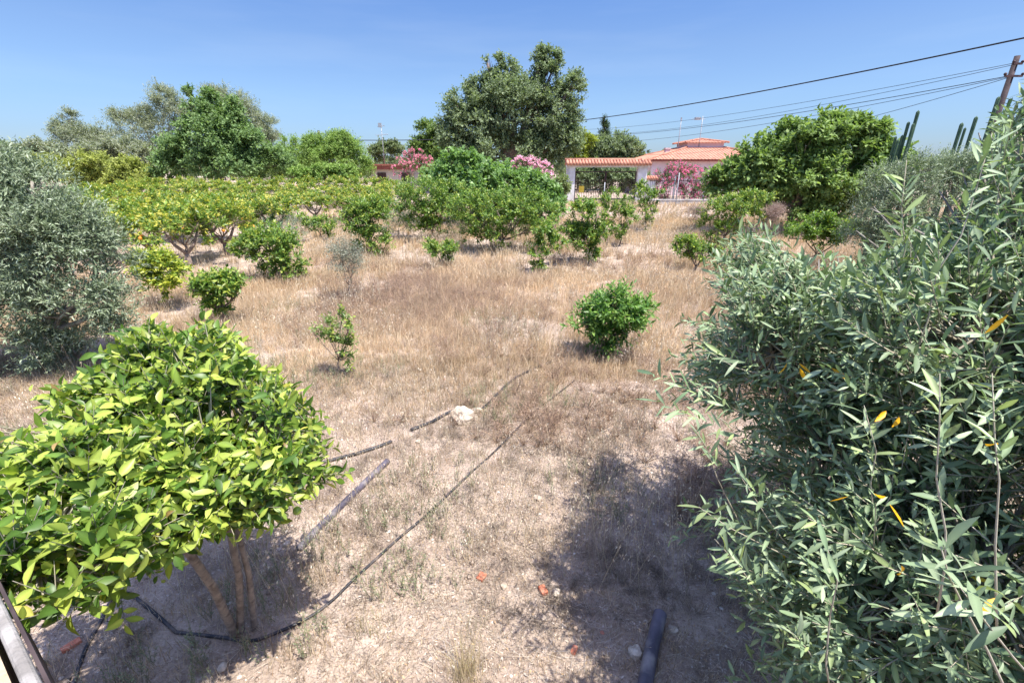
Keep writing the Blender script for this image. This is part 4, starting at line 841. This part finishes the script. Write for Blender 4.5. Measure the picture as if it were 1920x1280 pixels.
for (n, y0, y1, h0, h1, wd) in [(240000, 1.2, 7, .03, .17, .0027), (230000, 5, 13, .12, .5, .0042), (150000, 11, 24, .2, .58, .009), (55000, 20, 34, .25, .5, .018)]:
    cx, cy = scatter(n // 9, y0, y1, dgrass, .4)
    x = np.repeat(cx, 9) + rng.normal(0, .035 + .02 * (y0 > 5), n // 9 * 9); y = np.repeat(cy, 9) + rng.normal(0, .035 + .02 * (y0 > 5), n // 9 * 9)
    hh = (.35 + .65 * sstep((y - 4.6) / 3.5) if 3 < y0 < 9 else 1.0) * h0 + (.3 + .7 * sstep((y - 4.6) / 3.5) if 3 < y0 < 9 else 1.0) * (h1 - h0) * np.repeat(rng.random(n // 9), 9) * rng.uniform(.4, 1.1, len(x)) * (.45 + .9 * vnoise(x * .5, y * .5, 8))
    lean = np.stack([rng.normal(0, .45, len(x)) + .1, rng.normal(0, .45, len(x)), 0 * x], 1)
    col = pal(STR, [4, 3, 2, 2], len(x)); br_ = vnoise(x * .6, y * .6, 21)[:, None]
    red = np.clip(patch(x, y, bc[0], bc[1], 1.7) * 1.2, 0, 1)[:, None] * .42
    col = col * (.82 + .36 * br_) * (1 - red) + np.array([.36, .25, .18]) * red
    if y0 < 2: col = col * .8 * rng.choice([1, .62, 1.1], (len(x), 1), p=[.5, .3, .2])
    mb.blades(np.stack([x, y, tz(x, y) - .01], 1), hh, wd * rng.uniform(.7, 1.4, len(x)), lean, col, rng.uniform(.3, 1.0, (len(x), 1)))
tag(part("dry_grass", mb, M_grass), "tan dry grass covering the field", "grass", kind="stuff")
# feathery oat heads, pale
mb = MB(); dd = lambda x, y: np.clip(sstep((vnoise(x * .9, y * .9, 31) - .5) / .2), 0, 1) * (1 - .95 * orchard_area(x, y))
x, y = scatter(6000, 2.4, 26, dd, .75); h = rng.uniform(.3, .75, len(x)); g = np.stack([x, y, tz(x, y)], 1)
lean = np.stack([rng.normal(0, .2, len(x)), rng.normal(0, .2, len(x)), 0 * x], 1); tp = g + np.array([0, 0, 1]) * h[:, None] + lean * h[:, None]
mb.segs(g, tp, .0014 + .00025 * y, .0008 + .00015 * y, 3, pal([(.62, .52, .36)], [1], len(x)))
k = 7; b = np.repeat(tp, k, 0) - np.array([0, 0, 1]) * (rng.random((len(x) * k, 1)) * .18); b += rng.normal(0, .035, b.shape)
sz = np.repeat(.026 + .0012 * y, k)
mb.kites(b, nrm(rvec(len(b)) * .5 + np.array([0, 0, -1.0])), rvec(len(b)), sz, sz * .35, pal([(.72, .64, .5), (.62, .52, .38)], [1, 1], len(b)))
tag(part("wild_oats", mb, M_grass), "pale seeded wild oat stalks dotted over the field", "grass", kind="stuff")
# fine brown bushy dead weeds
mb = MB()
def dweed(x, y): return np.clip(.9 * patch(x, y, bc[0], bc[1], 1.6) + .7 * patch(x, y, bc2[0], bc2[1], 1.0) + .22 * sstep((vnoise(x, y, 51) - .55) / .1), 0, 1) * (1 - orchard_area(x, y))
x, y = scatter(1500, 3, 16, dweed, .6)
P = np.stack([x, y, tz(x, y)], 1); k = 34; Pr = np.repeat(P, k, 0); H = np.repeat(rng.uniform(.2, .5, len(x)), k)
d = nrm(rvec(len(Pr)) * .8 + np.array([0, 0, 1.0])); d[:, 2] = abs(d[:, 2]); a = Pr + d * (H * rng.uniform(.15, .5, len(Pr)))[:, None]
e = a + nrm(d + .6 * rvec(len(Pr))) * (H * rng.uniform(.3, .6, len(Pr)))[:, None]
c = pal([(.40, .28, .2), (.33, .24, .19), (.5, .37, .25)], [3, 2, 2], len(Pr)); mb.segs(Pr, a, .002, .0016, 3, c); mb.segs(a, e, .0016, .0012, 3, c)
k2 = 3; f = np.repeat(a, k2, 0) + (np.repeat(e - a, k2, 0)) * rng.random((len(a) * k2, 1)); mb.kites(f, rvec(len(f)), rvec(len(f)), .022, .008, np.repeat(c, k2, 0) * 1.1)
x, y = scatter(2600, 1.3, 6.5, lambda x, y: .1 + .9 * sstep((vnoise(x * 1.5 + 3, y * 1.5, 55) - .48) / .12), .9)
P = np.stack([x, y, tz(x, y)], 1); k = 16; Pr = np.repeat(P, k, 0) + rng.normal(0, .02, (len(P) * k, 3)) * [1, 1, 0]; H = np.repeat(rng.uniform(.05, .17, len(x)), k)
d = nrm(rvec(len(Pr)) + np.array([0, 0, .8])); d[:, 2] = abs(d[:, 2]); a = Pr + d * (H * rng.uniform(.3, .6, len(Pr)))[:, None]
e = a + nrm(d + .8 * rvec(len(Pr))) * (H * rng.uniform(.3, .7, len(Pr)))[:, None]
c = pal([(.36, .29, .23), (.26, .21, .17), (.5, .42, .32), (.2, .17, .14)], [3, 2, 2, 1], len(Pr)); mb.segs(Pr, a, .0013, .001, 3, c); mb.segs(a, e, .001, .0007, 3, c)
mb.kites(e, rvec(len(e)), rvec(len(e)), .016, .006, c)
tag(part("dead_weeds", mb, M_grass), "fine reddish brown dead weeds in the middle of the field", "weeds", kind="stuff")
# sparse grey-green living weeds
mb = MB(); dg = lambda x, y: sstep((vnoise(x * 1.1 + 9, y * 1.1, 61) - .5) / .15) * (1 - orchard_area(x, y) * .7)
x, y = scatter(1900, 1.6, 11, dg, .8); P = np.stack([x, y, tz(x, y)], 1); k = 4; Pr = np.repeat(P, k, 0) + rng.normal(0, .02, (len(P) * k, 3)) * [1, 1, 0]
D = nrm(np.array([0, 0, 1.0]) + .35 * rvec(len(Pr))); hh = rng.uniform(.08, .26, len(Pr)); mb.segs(Pr, Pr + D * hh[:, None], .0018, .001, 3, pal([(.25, .25, .14)], [1], len(Pr)))
leafset(Pr + D * (hh * .45)[:, None], D, 12, .15, .022, .25, [(.17, .21, .11), (.24, .27, .16), (.34, .3, .18)], [2, 2, 1], mb=mb, spread=.6)
tag(part("green_weeds", mb, M_grass), "sparse grey-green weeds between the dry grass", "weeds", kind="stuff")
# litter
mb = MB(); dl = lambda x, y: .25 + .75 * sstep((vnoise(x * 1.6, y * 1.6, 71) - .35) / .3)
x, y = scatter(110000, 1.0, 9, dl, .9); P = np.stack([x, y, tz(x, y) + rng.uniform(.001, .012, len(x))], 1)
a = rng.uniform(0, 6.28, len(x)); D = nrm(np.stack([np.cos(a), np.sin(a), rng.normal(0, .18, len(a))], 1)); N = nrm(np.array([0, 0, 1.0]) + .35 * rvec(len(x)))
l = rng.uniform(.008, .034, len(x)); mb.kites(P, D, N, l, l * rng.uniform(.12, .4, len(x)), pal([(.44, .35, .27), (.32, .24, .18), (.52, .45, .37), (.24, .18, .14), (.5, .35, .2)], [4, 3, 1.6, 2.4, 1], len(x)))
tag(part("leaf_litter", mb, M_litter), "dry leaf and straw litter on the soil", "litter", kind="stuff")
mb = MB(); x, y = scatter(30000, 1.0, 9, dl, .9); P = np.stack([x, y, tz(x, y) + rng.uniform(.002, .02, len(x))], 1); a = rng.uniform(0, 6.28, len(x))
D = np.stack([np.cos(a), np.sin(a), rng.normal(0, .12, len(a))], 1); l = rng.uniform(.05, .16, (len(x), 1)); mb.segs(P, P + D * l, .0013, .001, 3, pal([(.6, .52, .4), (.45, .36, .26), (.5, .44, .38)], [2, 2, 1], len(x)))
tag(part("fallen_straw", mb, M_litter), "fallen straw strewn over the soil", "straw", kind="stuff")
# gravel
mb = MB(); x, y = scatter(5200, 1.0, 12, lambda x, y: .3 + .7 * sstep((vnoise(x * 1.3, y * 1.3, 81) - .4) / .2), .8)
r = .004 + .012 * rng.random(len(x)) ** 3 + .0006 * y; g = np.array([[math.cos(t) * 1.0, math.sin(t) * 1.0, 0] for t in np.arange(6) * 1.047] + [[0.15, .1, .7], [0, 0, -.5]])
v = (g[None] * (r[:, None, None]) * rng.uniform(.65, 1.3, (len(x), 8, 1)) + np.stack([x, y, tz(x, y) + r * .25], 1)[:, None]).reshape(-1, 3)
t = np.array([[j, (j + 1) % 6, 6] for j in range(6)] + [[(j + 1) % 6, j, 7] for j in range(6)]); t = (np.arange(len(x))[:, None, None] * 8 + t[None]).reshape(-1, 3)
mb.add(v, None, t, np.repeat(pal([(.6, .52, .44), (.72, .66, .58), (.5, .4, .33), (.5, .22, .15)], [4, 3, 3, .3], len(x)), 8, 0)); tag(part("gravel", mb, M_peb, None, False), "pale gravel scattered on the soil", "gravel", kind="stuff")
mb = MB(); x, y = scatter(3200, 1.0, 9, lambda x, y: .1 + .9 * sstep((vnoise(x * 1.1 + 4, y * 1.1, 91) - .5) / .15), .9)
r = .006 + .024 * rng.random(len(x)) ** 3
v = (g[None] * (r[:, None, None]) * rng.uniform(.6, 1.35, (len(x), 8, 1)) + np.stack([x, y, tz(x, y) + r * .15], 1)[:, None]).reshape(-1, 3)
t = np.array([[j, (j + 1) % 6, 6] for j in range(6)] + [[(j + 1) % 6, j, 7] for j in range(6)]); t = (np.arange(len(x))[:, None, None] * 8 + t[None]).reshape(-1, 3)
mb.add(v, None, t); tag(part("soil_clods", mb, M_soil, None, True), "crumbly clods of dry soil", "soil", kind="stuff")
# individual tufts and stalks that stand out
def tuft(label, px, py, n, h, spread, col, heads=0, wd=.003, lean=(0, 0)):
    g = gp(px, py); root = thing("grass_tuft", label, "grass tuft", g, "grass tufts that stand out")
    m = MB(); P = g + rng.normal(0, spread, (n, 3)) * [1, 1, 0]; P[:, 2] = tz(P[:, 0], P[:, 1]) - .01
    ln = rng.normal(0, .3, (n, 3)) * [1, 1, 0] + np.array([*lean, 0]); hh = h * rng.uniform(.35, 1, n)
    m.blades(P, hh, wd, ln, pal(col, [1] * len(col), n), .6); part("blades", m, M_grass, root)
    if heads:
        m = MB(); a = g + rng.normal(0, spread, (heads, 3)) * [1, 1, 0]; hh = h * rng.uniform(1.1, 1.7, (heads, 1)); d = nrm(np.array([lean[0] * .3, lean[1] * .3, 1]) + .15 * rvec(heads)); e = a + d * hh
        m.segs(a, e, .0016, .001, 4, pal([(.62, .52, .34)], [1], heads)); q = 12
        b = np.repeat(e, q, 0) - np.repeat(d, q, 0) * (np.tile(np.arange(q), heads) * .022)[:, None] * (h / .5) + rng.normal(0, .014, (heads * q, 3))
        m.kites(b, nrm(rvec(len(b)) * .5 + [0, 0, -1.0]), rvec(len(b)), .024, .007, pal([(.74, .68, .54)], [1], len(b))); part("seed_heads", m, M_grass, root)
tuft("dense straw tuft with tall oat heads at the bottom centre edge", 875, 1270, 170, .42, .05, [(.55, .44, .28), (.45, .38, .2)], 6)
tuft("thin oat stalks with pale hanging seeds, above the bottom centre tuft", 870, 1060, 25, .25, .06, [(.55, .46, .3)], 6)
tuft("leaning pale oat stalk right of the foreground centre", 985, 1010, 20, .2, .05, [(.55, .46, .3)], 3, lean=(.8, .2))
tuft("green-stemmed grass tuft below the lemon tree's right stems", 540, 1130, 70, .16, .06, [(.25, .28, .12), (.4, .36, .2)], 0)
tuft("green grass tuft in the shade left of the fat pipe", 690, 1180, 90, .16, .06, [(.3, .3, .15), (.45, .4, .24)], 0)
tuft("tall pale oat clump just above the near lemon tree's crown", 510, 720, 60, .4, .1, [(.6, .5, .34)], 10)
tuft("pale oat clump at the left beside the left olive tree's shade", 120, 700, 70, .45, .2, [(.58, .5, .36)], 14, lean=(-.2, 0))
tuft("pale oat clump left of the citrus sapling by the left olive", 225, 640, 60, .45, .18, [(.58, .5, .36)], 14)
tuft("brown-green weed tuft in front of the middle grass patch", 765, 605, 90, .25, .05, [(.2, .22, .12), (.3, .24, .16)], 0)
S1 = [(.62, .52, .36), (.54, .44, .28), (.46, .36, .22)]
tuft("blond straw clump above the left tip of the large right-hand olive", 1245, 690, 110, .4, .1, S1, 8)
tuft("blond straw clump left of the spindly citrus sapling", 560, 700, 110, .42, .12, S1, 8)
tuft("tall pale oat clump at the foot of the low wall below the oleanders", 1262, 415, 160, .8, .35, S1, 24, .012)
tuft("tall pale oat clump between the tiny stump tree and the widest citrus tree", 868, 470, 160, .75, .3, S1, 22, .009)
tuft("straw clump right behind the pale rock and hose", 960, 690, 90, .3, .09, S1, 4)
tuft("grey-brown weed clump in the open ground between lemon tree and rock", 720, 745, 120, .26, .1, [(.42, .36, .26), (.34, .3, .2)], 0)
tuft("thin straw clump at the edge of the olive shade, above the brick piece", 1090, 1000, 90, .24, .1, [(.44, .38, .26), (.5, .42, .3), (.3, .3, .18)], 3)
tuft("brown weed clump beside the bottom centre straw tuft, left of the fat pipe", 905, 1180, 90, .18, .09, [(.4, .34, .25), (.3, .28, .18)], 0)
tuft("straw clump right beneath the round citrus bush's right side", 1235, 650, 90, .3, .1, S1, 5)
print("tris", sum(len(o.data.polygons) for o in bpy.data.objects if o.type == 'MESH'))
